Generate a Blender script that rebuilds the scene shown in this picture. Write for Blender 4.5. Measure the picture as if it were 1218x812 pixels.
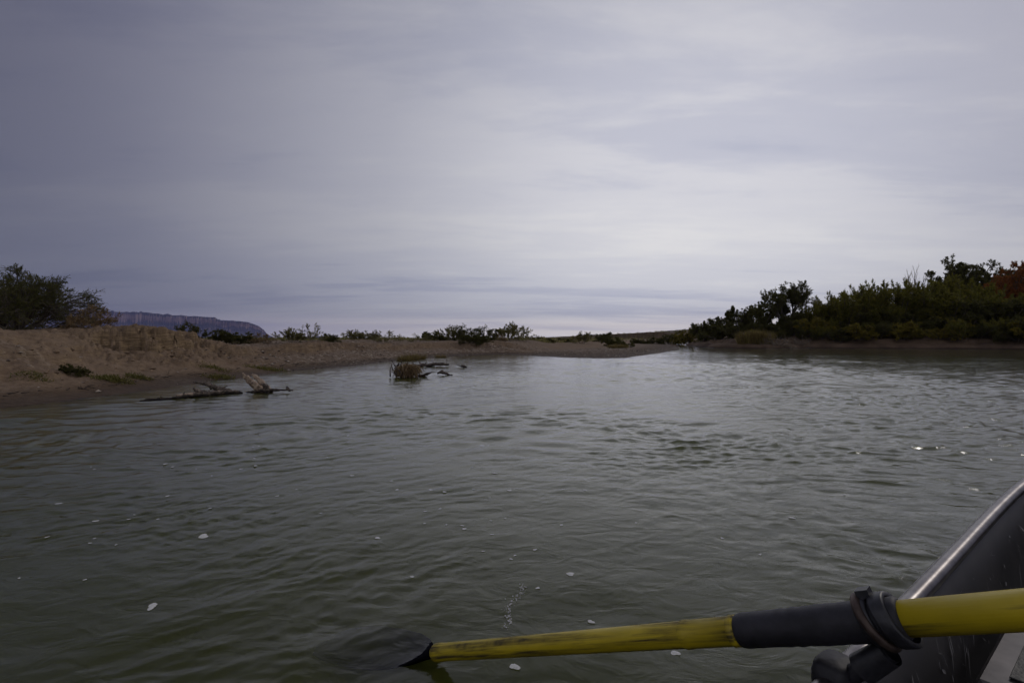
import bpy, math, random
import numpy as np
from mathutils import Vector, Matrix

R = math.radians
scene = bpy.context.scene
col = scene.collection
for o in list(bpy.data.objects):
    bpy.data.objects.remove(o)

# ------------------------------------------------------------------ camera
EYE = 1.0          # eye height over the river, metres
F = 609.0          # focal length in photo pixels (1218 wide)
HV = 403.0         # horizon row in the photo
cam_d = bpy.data.cameras.new("camera")
cam = bpy.data.objects.new("camera", cam_d)
col.objects.link(cam)
cam.location = (0, 0, EYE)
cam.rotation_euler = (R(90), 0, 0)
cam_d.sensor_width = 36
cam_d.lens = 18.0
cam_d.shift_y = -(406 - HV) / 1218.0
cam_d.clip_start = 0.02
cam_d.clip_end = 80000
scene.camera = cam

# ------------------------------------------------------------------ exposure
vs = scene.view_settings
vs.view_transform = 'Standard'
vs.look = 'None'
vs.exposure = 0.0
vs.gamma = 1.0
vs.use_curve_mapping = False
scene.render.engine = 'CYCLES'
cy = scene.cycles
cy.use_denoising = True
cy.max_bounces = 6
cy.diffuse_bounces = 2
cy.glossy_bounces = 3
cy.transmission_bounces = 4
cy.transparent_max_bounces = 12
cy.volume_bounces = 2
cy.caustics_reflective = False
cy.caustics_refractive = False

# ------------------------------------------------------------------ sky and sun
SUN_EL, SUN_AZ = 33.0, 57.5        # azimuth clockwise from +Y (towards +X)


def nd(nt, kind, **kw):
    n = nt.nodes.new(kind)
    for k, v in kw.items():
        setattr(n, k, v)
    return n


def setin(n, **kw):
    for k, v in kw.items():
        n.inputs[k].default_value = v
    return n


def math_node(nt, op, a, b=None, clamp=False):
    n = nt.nodes.new('ShaderNodeMath')
    n.operation = op
    n.use_clamp = clamp
    for i, v in enumerate((a, b)):
        if v is None:
            continue
        if isinstance(v, (int, float)):
            n.inputs[i].default_value = v
        else:
            nt.links.new(v, n.inputs[i])
    return n.outputs[0]


def ramp(nt, fac, stops, interp='LINEAR'):
    n = nt.nodes.new('ShaderNodeValToRGB')
    cr = n.color_ramp
    cr.interpolation = interp
    while len(cr.elements) > 1:
        cr.elements.remove(cr.elements[-1])
    cr.elements[0].position = stops[0][0]
    c = stops[0][1]
    cr.elements[0].color = (*c, 1) if len(c) == 3 else c
    for p, c in stops[1:]:
        e = cr.elements.new(p)
        e.color = (*c, 1) if len(c) == 3 else c
    if fac is not None:
        nt.links.new(fac, n.inputs[0])
    return n.outputs[0]


def mixcol(nt, fac, a, b, mode='MIX'):
    n = nt.nodes.new('ShaderNodeMix')
    n.data_type = 'RGBA'
    n.blend_type = mode
    for i, v in ((0, fac), (6, a), (7, b)):
        if isinstance(v, (int, float)):
            n.inputs[i].default_value = v
        elif isinstance(v, tuple):
            n.inputs[i].default_value = (*v, 1)
        else:
            nt.links.new(v, n.inputs[i])
    return n.outputs[2]


world = bpy.data.worlds.new("World")
scene.world = world
world.use_nodes = True
wt = world.node_tree
wt.nodes.clear()
w_out = nd(wt, 'ShaderNodeOutputWorld')
w_bg = nd(wt, 'ShaderNodeBackground')
w_bg.inputs['Strength'].default_value = 0.1
wt.links.new(w_bg.outputs[0], w_out.inputs[0])
sky = nd(wt, 'ShaderNodeTexSky', sky_type='NISHITA', sun_disc=False)
sky.sun_elevation = R(SUN_EL)
sky.sun_rotation = R(SUN_AZ)
tc = nd(wt, 'ShaderNodeTexCoord')
dirv = tc.outputs['Generated']
sep = nd(wt, 'ShaderNodeSeparateXYZ')
wt.links.new(dirv, sep.inputs[0])
zc = math_node(wt, 'MAXIMUM', sep.outputs[2], 0.0)
zp = math_node(wt, 'ADD', zc, 0.075)
px_ = math_node(wt, 'DIVIDE', sep.outputs[0], zp)
py_ = math_node(wt, 'DIVIDE', sep.outputs[1], zp)
cmb = nd(wt, 'ShaderNodeCombineXYZ')
wt.links.new(px_, cmb.inputs[0])
wt.links.new(py_, cmb.inputs[1])


def cloud_noise(scale_xy, rot, scale, detail, rough, dist, off=0.0):
    mp = nd(wt, 'ShaderNodeMapping')
    mp.inputs['Rotation'].default_value = (0, 0, R(rot))
    mp.inputs['Scale'].default_value = (scale_xy[0], scale_xy[1], 1)
    mp.inputs['Location'].default_value = (off, off * 0.7, off * 0.3)
    wt.links.new(cmb.outputs[0], mp.inputs[0])
    n = nd(wt, 'ShaderNodeTexNoise')
    setin(n, Scale=scale, Detail=detail, Roughness=rough, Distortion=dist)
    wt.links.new(mp.outputs[0], n.inputs['Vector'])
    return n.outputs['Fac']


n_big = cloud_noise((0.22, 0.6), -6, 0.75, 5, 0.5, 0.4, 3.1)
n_str = cloud_noise((0.30, 1.1), 5, 1.5, 8, 0.6, 0.5, 7.7)
n_fine = cloud_noise((0.9, 1.6), -14, 1.6, 9, 0.65, 0.3, 1.3)
cl = math_node(wt, 'ADD', math_node(wt, 'MULTIPLY', n_big, 0.55), math_node(wt, 'MULTIPLY', n_str, 0.32))
cl = math_node(wt, 'ADD', cl, math_node(wt, 'MULTIPLY', n_fine, 0.20))
cl_col = ramp(wt, cl, [(0.34, (0.60, 0.63, 0.78)), (0.46, (0.80, 0.81, 0.91)), (0.55, (0.97, 0.965, 1.01)), (0.68, (1.10, 1.085, 1.08))], 'EASE')
# brightness of the overcast: brightest ahead, lens falloff painted in, dull overhead, raised behind to light plants
lobe = Vector((math.sin(R(18)) * math.cos(R(14)), math.cos(R(18)) * math.cos(R(14)), math.sin(R(14))))
dp = nd(wt, 'ShaderNodeVectorMath', operation='DOT_PRODUCT')
wt.links.new(dirv, dp.inputs[0])
dp.inputs[1].default_value = lobe
bright = ramp(wt, math_node(wt, 'MULTIPLY', math_node(wt, 'ADD', dp.outputs['Value'], 1.0), 0.5, True),
              [(0.0, (0.56, 0.55, 0.56)), (0.35, (0.44, 0.435, 0.45)), (0.60, (0.165, 0.163, 0.20)), (0.72, (0.135, 0.135, 0.18)), (0.80, (0.20, 0.20, 0.255)), (0.87, (0.345, 0.345, 0.395)),
               (0.93, (0.51, 0.51, 0.55)), (0.965, (0.64, 0.64, 0.67)), (1.0, (0.90, 0.89, 0.89))], 'B_SPLINE')
overcast = mixcol(wt, 1.0, cl_col, bright, 'MULTIPLY')
hzn = ramp(wt, zc, [(0.0, (17.0, 16.0, 14.0)), (0.027, (14.0, 13.3, 12.0)), (0.050, (8.3, 8.4, 8.7)), (0.2, (8.6, 8.6, 8.6)), (1.0, (8.4, 8.4, 8.4))], 'EASE')
over10 = mixcol(wt, 1.0, overcast, hzn, 'MULTIPLY')
wt.links.new(mixcol(wt, 0.93, sky.outputs[0], over10), w_bg.inputs['Color'])

sun_d = bpy.data.lights.new("sun", 'SUN')
sun_d.energy = 0.5
sun_d.specular_factor = 0.45
sun_d.angle = R(10)
sun_d.color = (1.0, 0.93, 0.84)
sun = bpy.data.objects.new("sun", sun_d)
col.objects.link(sun)
sdir = Vector((math.sin(R(SUN_AZ)) * math.cos(R(SUN_EL)), math.cos(R(SUN_AZ)) * math.cos(R(SUN_EL)), math.sin(R(SUN_EL))))
sun.rotation_euler = sdir.to_track_quat('Z', 'Y').to_euler()

# ------------------------------------------------------------------ helpers


def tag(o, label=None, cat=None, group=None, kind=None):
    if label:
        o['label'] = label
    if cat:
        o['category'] = cat
    if group:
        o['group'] = group
    if kind:
        o['kind'] = kind
    return o


def link(o, parent=None):
    col.objects.link(o)
    if parent is not None:
        o.parent = parent
    return o


def empty(name, loc=(0, 0, 0), rz=0.0):
    o = bpy.data.objects.new(name, None)
    o.location = loc
    o.rotation_euler = (0, 0, rz)
    o.empty_display_size = 0.1
    return link(o)


def mesh_np(name, v, quads=None, tris=None, mat=None, smooth=True, attrs=None):
    v = np.ascontiguousarray(v, dtype=np.float32).reshape(-1, 3)
    me = bpy.data.meshes.new(name)
    me.vertices.add(len(v))
    me.vertices.foreach_set('co', v.ravel())
    parts, starts, n0 = [], [], 0
    for arr, k in ((quads, 4), (tris, 3)):
        if arr is None or len(arr) == 0:
            continue
        arr = np.asarray(arr, dtype=np.int32).reshape(-1, k)
        parts.append(arr.ravel())
        starts.append(n0 + np.arange(len(arr), dtype=np.int32) * k)
        n0 += arr.size
    loops = np.concatenate(parts)
    st = np.concatenate(starts)
    me.loops.add(len(loops))
    me.loops.foreach_set('vertex_index', loops)
    me.polygons.add(len(st))
    me.polygons.foreach_set('loop_start', st)
    me.update(calc_edges=True)
    me.polygons.foreach_set('use_smooth', np.full(len(st), smooth, dtype=bool))
    if attrs:
        for an, av in attrs.items():
            a = me.attributes.new(an, 'FLOAT', 'POINT')
            a.data.foreach_set('value', np.ascontiguousarray(av, dtype=np.float32))
    if mat is not None:
        me.materials.append(mat)
    me.validate(clean_customdata=False)
    return me


def obj(name, me, parent=None):
    return link(bpy.data.objects.new(name, me), parent)


def copy_tree(o, parent=None):
    c = o.copy()
    col.objects.link(c)
    c.parent = parent
    for ch in o.children:
        copy_tree(ch, c)
    return c


def at(u, v, Y):
    """photo pixel at a chosen depth -> world point"""
    return np.array([(u - 609) / F * Y, Y, EYE - (v - HV) / F * Y])


# numpy value noise
def _hash(ix, iy, seed):
    h = (ix.astype(np.int64) * 374761393 + iy.astype(np.int64) * 668265263 + seed * 2147483647) & 0xFFFFFFFF
    h = ((h ^ (h >> 13)) * 1274126177) & 0xFFFFFFFF
    h = h ^ (h >> 16)
    return (h & 0xFFFFFF).astype(np.float32) / float(0xFFFFFF)


def vnoise(x, y, seed=0):
    ix = np.floor(x)
    iy = np.floor(y)
    fx = (x - ix).astype(np.float32)
    fy = (y - iy).astype(np.float32)
    fx = fx * fx * fx * (fx * (fx * 6 - 15) + 10)
    fy = fy * fy * fy * (fy * (fy * 6 - 15) + 10)
    a = _hash(ix, iy, seed)
    b = _hash(ix + 1, iy, seed)
    c = _hash(ix, iy + 1, seed)
    d = _hash(ix + 1, iy + 1, seed)
    return (a + (b - a) * fx) * (1 - fy) + (c + (d - c) * fx) * fy


def fbm(x, y, octv=4, seed=0, gain=0.5):
    s = 0
    a = 1.0
    t = 0
    for i in range(octv):
        s = s + a * (vnoise(x * 2 ** i + 13.7 * i, y * 2 ** i - 7.3 * i, seed + i * 17) - 0.5)
        t += a
        a *= gain
    return s / t * 2.0


def sstep(a, b, x):
    t = np.clip((x - a) / (b - a), 0, 1)
    return t * t * (3 - 2 * t)


# ------------------------------------------------------------------ materials
def new_mat(name):
    m = bpy.data.materials.new(name)
    m.use_nodes = True
    nt = m.node_tree
    nt.nodes.clear()
    out = nd(nt, 'ShaderNodeOutputMaterial')
    return m, nt, out


def principled(nt, out, **kw):
    p = nd(nt, 'ShaderNodeBsdfPrincipled')
    for k, v in kw.items():
        p.inputs[k.replace('_', ' ')].default_value = v
    nt.links.new(p.outputs[0], out.inputs['Surface'])
    return p


def tex_noise(nt, scale, detail=4, rough=0.55, dist=0.0, coord='Object', stretch=None):
    t = nd(nt, 'ShaderNodeTexCoord')
    n = nd(nt, 'ShaderNodeTexNoise')
    setin(n, Scale=scale, Detail=detail, Roughness=rough, Distortion=dist)
    src = t.outputs[coord]
    if stretch:
        mp = nd(nt, 'ShaderNodeMapping')
        mp.inputs['Scale'].default_value = stretch
        nt.links.new(src, mp.inputs[0])
        src = mp.outputs[0]
    nt.links.new(src, n.inputs['Vector'])
    return n.outputs['Fac']


def simple_mat(name, c1, c2, scale=8.0, rough=0.6, bump=0.0, metallic=0.0, stretch=None, lo=0.35, hi=0.65, detail=5, bdist=0.01):
    m, nt, out = new_mat(name)
    p = principled(nt, out, Roughness=rough, Metallic=metallic)
    f = tex_noise(nt, scale, detail, stretch=stretch)
    nt.links.new(ramp(nt, f, [(lo, c1), (hi, c2)]), p.inputs['Base Color'])
    if bump:
        b = nd(nt, 'ShaderNodeBump')
        setin(b, Strength=bump, Distance=bdist)
        nt.links.new(f, b.inputs['Height'])
        nt.links.new(b.outputs[0], p.inputs['Normal'])
    return m


def leaf_mat(name, c1, c2, c3, trans=0.3):
    m, nt, out = new_mat(name)
    a = nd(nt, 'ShaderNodeAttribute', attribute_name='tint')
    c = ramp(nt, a.outputs['Fac'], [(0.0, c1), (0.5, c2), (1.0, c3)])
    p = nd(nt, 'ShaderNodeBsdfPrincipled')
    setin(p, Roughness=0.6)
    p.inputs['Specular IOR Level'].default_value = 0.25
    tr = nd(nt, 'ShaderNodeBsdfTranslucent')
    nt.links.new(c, p.inputs['Base Color'])
    nt.links.new(c, tr.inputs['Color'])
    mx = nd(nt, 'ShaderNodeMixShader')
    mx.inputs[0].default_value = trans
    nt.links.new(p.outputs[0], mx.inputs[1])
    nt.links.new(tr.outputs[0], mx.inputs[2])
    nt.links.new(mx.outputs[0], out.inputs['Surface'])
    return m


M = {}
M['bark'] = simple_mat('bark', (0.05, 0.038, 0.03), (0.12, 0.10, 0.08), 20, 0.9, 0.4)
M['twig'] = simple_mat('twig', (0.10, 0.08, 0.06), (0.22, 0.18, 0.14), 9, 0.9)
M['leaf_mesquite'] = leaf_mat('leaf_mesquite', (0.06, 0.066, 0.022), (0.10, 0.10, 0.03), (0.16, 0.14, 0.05), 0.48)
M['leaf_dark'] = leaf_mat('leaf_dark', (0.055, 0.060, 0.020), (0.105, 0.105, 0.030), (0.165, 0.145, 0.045), 0.48)
M['leaf_willow'] = leaf_mat('leaf_willow', (0.10, 0.108, 0.022), (0.18, 0.172, 0.03), (0.27, 0.22, 0.045), 0.48)
M['leaf_yellow'] = leaf_mat('leaf_yellow', (0.13, 0.125, 0.022), (0.21, 0.18, 0.03), (0.30, 0.22, 0.04), 0.42)
M['leaf_rust'] = leaf_mat('leaf_rust', (0.15, 0.06, 0.022), (0.27, 0.095, 0.026), (0.34, 0.15, 0.04), 0.42)
M['leaf_creosote'] = leaf_mat('leaf_creosote', (0.13, 0.138, 0.052), (0.22, 0.205, 0.078), (0.32, 0.26, 0.11), 0.5)
M['leaf_dry'] = leaf_mat('leaf_dry', (0.14, 0.09, 0.05), (0.24, 0.165, 0.085), (0.36, 0.27, 0.14), 0.4)
M['leaf_reed'] = leaf_mat('leaf_reed', (0.11, 0.08, 0.032), (0.20, 0.145, 0.055), (0.26, 0.22, 0.065))
M['leaf_grass'] = leaf_mat('leaf_grass', (0.07, 0.08, 0.02), (0.13, 0.12, 0.03), (0.24, 0.19, 0.06))


def ground_mat():
    m, nt, out = new_mat('ground_sand')
    p = principled(nt, out, Roughness=0.95)
    p.inputs['Specular IOR Level'].default_value = 0.15
    geo = nd(nt, 'ShaderNodeNewGeometry')
    sepp = nd(nt, 'ShaderNodeSeparateXYZ')
    nt.links.new(geo.outputs['Position'], sepp.inputs[0])
    n1 = tex_noise(nt, 0.55, 6, 0.6, coord='Object')
    n2 = tex_noise(nt, 9.0, 5, 0.6, coord='Object')
    n3 = tex_noise(nt, 0.02, 5, 0.6, coord='Object')
    # sand
    sand = ramp(nt, n1, [(0.3, (0.13, 0.086, 0.055)), (0.5, (0.20, 0.138, 0.088)), (0.7, (0.28, 0.20, 0.13))])
    sand = mixcol(nt, 0.55, sand, ramp(nt, n2, [(0.3, (0.10, 0.068, 0.046)), (0.7, (0.25, 0.178, 0.115))]))
    # strata and fresh cut faces: yellower loam where it is steep
    sn = nd(nt, 'ShaderNodeSeparateXYZ')
    nt.links.new(geo.outputs['Normal'], sn.inputs[0])
    steep = ramp(nt, sn.outputs[2], [(0.5, (1, 1, 1)), (0.92, (0, 0, 0))])
    lay = tex_noise(nt, 1.0, 6, 0.65, stretch=(0.9, 0.9, 16.0))
    loam = ramp(nt, lay, [(0.35, (0.10, 0.068, 0.043)), (0.5, (0.33, 0.235, 0.135)), (0.58, (0.16, 0.11, 0.068)), (0.7, (0.28, 0.198, 0.115))])
    c = mixcol(nt, steep, sand, loam)
    # pebbles: gravel slope and bar, driven by a painted 'gravel' weight
    ga = nd(nt, 'ShaderNodeAttribute', attribute_name='gravel')
    t = nd(nt, 'ShaderNodeTexCoord')
    vo = nd(nt, 'ShaderNodeTexVoronoi')
    setin(vo, Scale=11.0, Randomness=1.0)
    nt.links.new(t.outputs['Object'], vo.inputs['Vector'])
    peb = nd(nt, 'ShaderNodeSeparateColor')
    nt.links.new(vo.outputs['Color'], peb.inputs[0])
    pebc = ramp(nt, peb.outputs[0], [(0.0, (0.065, 0.05, 0.04)), (0.4, (0.14, 0.105, 0.08)), (0.8, (0.22, 0.17, 0.13)), (1.0, (0.42, 0.36, 0.29))])
    gmask = math_node(nt, 'MULTIPLY', ga.outputs['Fac'], ramp(nt, n1, [(0.35, (0.45, 0.45, 0.45)), (0.6, (1, 1, 1))]), True)
    c = mixcol(nt, gmask, c, pebc)
    # scrubby far plain
    sa = nd(nt, 'ShaderNodeAttribute', attribute_name='scrub')
    sc = ramp(nt, n3, [(0.35, (0.10, 0.085, 0.04)), (0.5, (0.15, 0.12, 0.06)), (0.66, (0.26, 0.19, 0.11))])
    c = mixcol(nt, sa.outputs['Fac'], c, sc)
    # damp mud on the far right bank
    ma = nd(nt, 'ShaderNodeAttribute', attribute_name='mud')
    mud = ramp(nt, n1, [(0.3, (0.055, 0.037, 0.026)), (0.7, (0.14, 0.096, 0.064))])
    c = mixcol(nt, ma.outputs['Fac'], c, mud)
    # wet sand by the waterline
    wet = ramp(nt, math_node(nt, 'ADD', sepp.outputs[2], math_node(nt, 'MULTIPLY', n1, 0.10)), [(0.08, (0.40, 0.38, 0.36)), (0.15, (0.55, 0.53, 0.51)), (0.24, (1, 1, 1))])
    c = mixcol(nt, 1.0, c, wet, 'MULTIPLY')
    nt.links.new(c, p.inputs['Base Color'])
    wr = ramp(nt, sepp.outputs[2], [(0.03, (0.7, 0.7, 0.7)), (0.11, (0.95, 0.95, 0.95))])
    nt.links.new(wr, p.inputs['Roughness'])
    b0 = nd(nt, 'ShaderNodeBump')
    setin(b0, Strength=0.8, Distance=0.12)
    nt.links.new(math_node(nt, 'MULTIPLY', lay, steep), b0.inputs['Height'])
    b = nd(nt, 'ShaderNodeBump')
    setin(b, Strength=0.8, Distance=0.06)
    nt.links.new(n2, b.inputs['Height'])
    nt.links.new(b0.outputs[0], b.inputs['Normal'])
    b2 = nd(nt, 'ShaderNodeBump')
    setin(b2, Strength=0.6, Distance=0.06)
    nt.links.new(math_node(nt, 'MULTIPLY', math_node(nt, 'SUBTRACT', 0.6, vo.outputs['Distance']), ga.outputs['Fac']), b2.inputs['Height'])
    nt.links.new(b.outputs[0], b2.inputs['Normal'])
    nt.links.new(b2.outputs[0], p.inputs['Normal'])
    return m


def water_mat():
    m, nt, out = new_mat('river_water')
    t = nd(nt, 'ShaderNodeTexCoord')
    mp = nd(nt, 'ShaderNodeMapping')
    mp.inputs['Scale'].default_value = (0.8, 1.25, 1)
    nt.links.new(t.outputs['Object'], mp.inputs[0])
    n1 = nd(nt, 'ShaderNodeTexNoise')
    setin(n1, Scale=6.5, Detail=4.5, Roughness=0.6, Distortion=0.7)
    nt.links.new(mp.outputs[0], n1.inputs['Vector'])
    b = nd(nt, 'ShaderNodeBump')
    setin(b, Strength=0.75, Distance=0.011)
    nt.links.new(n1.outputs['Fac'], b.inputs['Height'])
    fr = nd(nt, 'ShaderNodeFresnel')
    fr.inputs['IOR'].default_value = 1.33
    nt.links.new(b.outputs[0], fr.inputs['Normal'])
    gl = nd(nt, 'ShaderNodeBsdfGlossy')
    setin(gl, Roughness=0.06)
    gl.inputs['Color'].default_value = (1, 1, 1, 1)
    nt.links.new(b.outputs[0], gl.inputs['Normal'])
    tr = nd(nt, 'ShaderNodeBsdfTransparent')
    tr.inputs['Color'].default_value = (0.97, 0.98, 0.95, 1)
    mx = nd(nt, 'ShaderNodeMixShader')
    nt.links.new(fr.outputs[0], mx.inputs[0])
    nt.links.new(tr.outputs[0], mx.inputs[1])
    nt.links.new(gl.outputs[0], mx.inputs[2])
    nt.links.new(mx.outputs[0], out.inputs['Surface'])
    vol = nd(nt, 'ShaderNodeVolumePrincipled')
    vol.inputs['Color'].default_value = (0.50, 0.52, 0.16, 1)
    vol.inputs['Density'].default_value = 4.5
    vol.inputs['Anisotropy'].default_value = 0.0
    nt.links.new(vol.outputs[0], out.inputs['Volume'])
    return m


M['ground'] = ground_mat()
M['water'] = water_mat()
M['wood_dark_early'] = simple_mat('drift_twigs', (0.03, 0.023, 0.018), (0.09, 0.065, 0.05), 9, 0.9)
M['foam'] = simple_mat('foam', (0.5, 0.5, 0.47), (0.74, 0.74, 0.71), 60, 0.7, 0.3)

# ------------------------------------------------------------------ river outline and terrain
LEFT = [(-9, -90), (-8.2, -20), (-7.8, 0), (-7.4, 7.4), (-7.1, 9.7), (-7.3, 12.2), (-6.9, 13.2), (-7.0, 16), (-5.9, 19), (-5.3, 23.4),
        (-2.9, 31), (-0.4, 33), (0.9, 30.8), (2.5, 28.0), (4.2, 26.6), (6.0, 26.8), (7.6, 30.5), (10.4, 36), (15.4, 47), (20.0, 61), (24.0, 76), (31.5, 100), (46, 150), (60, 210)]
RIGHT = [(74, 208), (54, 148), (35, 102), (26.2, 77), (22.5, 62), (21.8, 55.5), (25.6, 51.5), (32, 54), (39, 51), (47, 47), (56, 40), (62, 25), (66, 0), (70, -90)]
POLY = np.array(LEFT + RIGHT, dtype=np.float64)


def river_sd(x, y):
    """distance to the river outline, negative in the river"""
    x = x.astype(np.float64)
    y = y.astype(np.float64)
    d2 = np.full(x.shape, 1e18)
    inside = np.zeros(x.shape, dtype=bool)
    n = len(POLY)
    for i in range(n):
        ax, ay = POLY[i]
        bx, by = POLY[(i + 1) % n]
        ex, ey = bx - ax, by - ay
        t = np.clip(((x - ax) * ex + (y - ay) * ey) / (ex * ex + ey * ey), 0, 1)
        d2 = np.minimum(d2, (x - ax - t * ex) ** 2 + (y - ay - t * ey) ** 2)
        cond = ((ay > y) != (by > y))
        xi = ax + (y - ay) * ex / (ey if abs(ey) > 1e-9 else 1e-9)
        inside ^= cond & (x < xi)
    d = np.sqrt(d2)
    return np.where(inside, -d, d)


def terrain(x, y):
    x = np.asarray(x, dtype=np.float64)
    y = np.asarray(y, dtype=np.float64)
    sd = river_sd(x, y)
    r = np.hypot(x, y)
    near = 1 - sstep(150, 400, r)
    wob = (fbm(x * 0.45, y * 0.45, 3, 5) * 0.6 + fbm(x * 2.1, y * 2.1, 4, 9, 0.65) * 0.30 + 0.9 * fbm(x * 0.2, y * 0.2, 3, 11) * sstep(24, 32, y)) * near
    d = sd + wob * np.clip(np.abs(sd) * 0.9, 0.15, 1.0)
    # --- left bank
    mound = 1 - sstep(16.2, 17.7, y + 0.25 * (x + 9) + fbm(x * 0.8, y * 0.8, 2, 3) * 0.5)
    B = 0.80 + 0.46 * mound + 0.20 * fbm(x * 0.30, y * 0.22, 3, 21)
    soft = 1 - sstep(11.8, 14.2, y)                       # the slope nearest the boat is a smooth sand slide
    dd = np.clip(d, 0, 60)
    crumb = fbm(x * 0.75, y * 0.75, 4, 31) * 1.0
    de = dd + (crumb * 0.45 + 0.22 * fbm(x * 3.7, y * 3.7, 3, 37)) * sstep(1.4, 2.4, dd)
    prof_a = np.interp(de, [0, 0.5, 1.5, 2.2, 2.75, 3.0, 3.07, 3.3, 3.37, 4.3, 60], [0, 0.05, 0.17, 0.38, 0.50, 0.56, 0.76, 0.79, 0.98, 1.0, 1.04])
    prof_s = np.interp(dd, [0, 0.6, 1.6, 2.4, 3.2, 4.0, 4.6, 5.4, 60], [0, 0.06, 0.19, 0.40, 0.66, 0.86, 0.95, 1.0, 1.05])
    zl = B * (prof_a * (1 - soft) + prof_s * soft)
    low = (1 - mound)
    prof_g = np.interp(de, [0, 0.6, 1.5, 2.3, 2.36, 2.6, 2.66, 3.4, 60], [0, 0.14, 0.40, 0.60, 0.76, 0.80, 0.96, 1.0, 1.04])
    zl = zl * (1 - low) + low * B * prof_g
    scarp = sstep(1.6, 2.6, dd) * (1 - sstep(4.2, 6.0, dd)) * near * (1 - 0.75 * soft)
    zl = zl + fbm(x * 1.7, y * 1.7, 4, 41) * 0.10 * sstep(0.6, 2.5, dd) * near
    zl = zl - scarp * (0.05 + 0.17 * mound) * np.clip(1 - 5.0 * np.abs(fbm(x * 1.9 + 3, y * 1.9, 4, 43, 0.65)), 0, 1) + scarp * (0.03 + 0.045 * mound) * fbm(x * 4.4, y * 4.4, 4, 47, 0.65)
    zl = zl + 0.035 * fbm(x * 3.3, y * 3.3, 4, 49, 0.65) * sstep(0.3, 1.2, dd) * near
    # --- the bar and the flat behind it
    bar = sstep(-1.5, 2.5, x - (y - 32) * 0.12) * sstep(20, 26, y)
    dd = np.clip(dd + 1.6 * fbm(x * 0.22, y * 0.22, 4, 57) * bar * sstep(0.3, 3, dd), 0, 60)
    zb = np.interp(dd, [0, 0.8, 3, 8, 14, 22, 45, 90], [0, 0.06, 0.13, 0.26, 0.45, 0.72, 0.98, 1.15]) + fbm(x * 0.5, y * 0.5, 4, 51) * 0.10 * sstep(2, 10, dd)
    zl = zl * (1 - bar) + zb * bar
    # --- right bank
    up = sstep(34, 50, x)
    dr = dd + fbm(x * 0.35, y * 0.35, 4, 61) * 1.2 * sstep(0.5, 3, dd)
    zr = np.interp(dr, [0, 0.35, 0.8, 2.2, 2.6, 4.5, 5.0, 8, 16, 40], [0, 0.28, 0.42, 0.55, 0.88, 1.02, 1.3, 1.55, 2.2, 2.8])
    zr = zr + up * np.interp(dd, [0, 3, 8, 14, 24], [0, 0.1, 0.6, 1.3, 1.6]) + fbm(x * 0.9, y * 0.9, 4, 71) * 0.16 * sstep(0.4, 2, dd)
    isr = (x > 0.5 * (np.interp(y, [-90, 0, 26, 36, 60, 76, 100, 150, 208], [-9, -7.8, 6, 10, 17, 21, 29, 46, 60])
                      + np.interp(y, [-90, 0, 25, 47, 55.5, 62, 77, 102, 148, 208], [70, 66, 62, 47, 21.8, 22.5, 26.2, 35, 54, 74])))
    z = np.where(isr, zr, zl)
    # --- far plain
    plain = 1.15 + fbm(x * 0.004, y * 0.004, 4, 81) * np.clip(r * 0.0016, 0, 5) + fbm(x * 0.05, y * 0.05, 3, 83) * 0.25
    fl = sstep(45, 170, dd) * (1 - 0.0)
    z = z * (1 - fl) + plain * fl
    zbed = -0.02 - np.interp(-d, [0, 0.8, 2.0, 5.0, 12], [0, 0.07, 0.18, 0.45, 0.85]) + fbm(x * 0.7, y * 0.7, 3, 91) * 0.03
    z = np.where(d < 0, zbed, z)
    return z, sd, isr, bar, low, soft


def polar(rs, front, fstep, bstep):
    a = np.concatenate([np.arange(-front, front, fstep), np.arange(front, 360 - front, bstep)])
    a = np.radians(a)
    A, RR = np.meshgrid(a, np.asarray(rs))
    x = RR * np.sin(A)
    y = RR * np.cos(A)
    nr, na = RR.shape
    i = np.arange(nr - 1)[:, None] * na
    j = np.arange(na)[None, :]
    j2 = (j + 1) % na
    q = np.stack([i + j, i + j2, i + na + j2, i + na + j], -1).reshape(-1, 4)
    return x, y, q, nr, na


def geom(a, b, f):
    return list(np.exp(np.arange(math.log(a), math.log(b), math.log(1 + f))))


rs = geom(0.5, 5, 0.04) + geom(5, 62, 0.006) + geom(62, 400, 0.013) + geom(400, 20000, 0.035) + [20000.0]
gx, gy, gq, gnr, gna = polar(rs, 58, 0.13, 2.0)
gz, gsd, gr, gbar, glow, gsoft = terrain(gx, gy)
left_w = 1 - gr.astype(float)
gravel = left_w * np.clip(np.maximum(glow * sstep(14, 19, gy) * (1 - gbar) * 0.8 * (1 - 0.85 * sstep(1.7, 2.4, gsd) * (1 - sstep(3.4, 4.5, gsd))), gbar * 0.8 * (1 - sstep(4.5, 8.5, gsd))), 0, 1) * sstep(-0.5, 0.3, gsd)
gravel = np.maximum(gravel, left_w * gsoft * 0.35 * sstep(0.1, 0.5, fbm(gx * 0.5, gy * 0.5, 3, 101)))
scrub = np.clip(sstep(12, 34, gsd + 8 * fbm(gx * 0.12, gy * 0.12, 3, 141)) * 0.9, 0, 1)
mud = gr.astype(float) * (1 - 0.35 * sstep(0.0, 0.5, fbm(gx * 0.4, gy * 0.4, 3, 111)))
center = np.array([[0, 0, -0.87]])
v = np.concatenate([np.stack([gx, gy, gz], -1).reshape(-1, 3), center])
ci = len(v) - 1
j = np.arange(gna)
tri = np.stack([np.full(gna, ci), (j + 1) % gna, j], -1)
ground = obj('ground', mesh_np('ground', v, gq, tri, M['ground'], True,
             {'gravel': np.append(gravel.ravel(), 0), 'scrub': np.append(scrub.ravel(), 0), 'mud': np.append(mud.ravel(), 0)}))
tag(ground, kind='structure')


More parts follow.
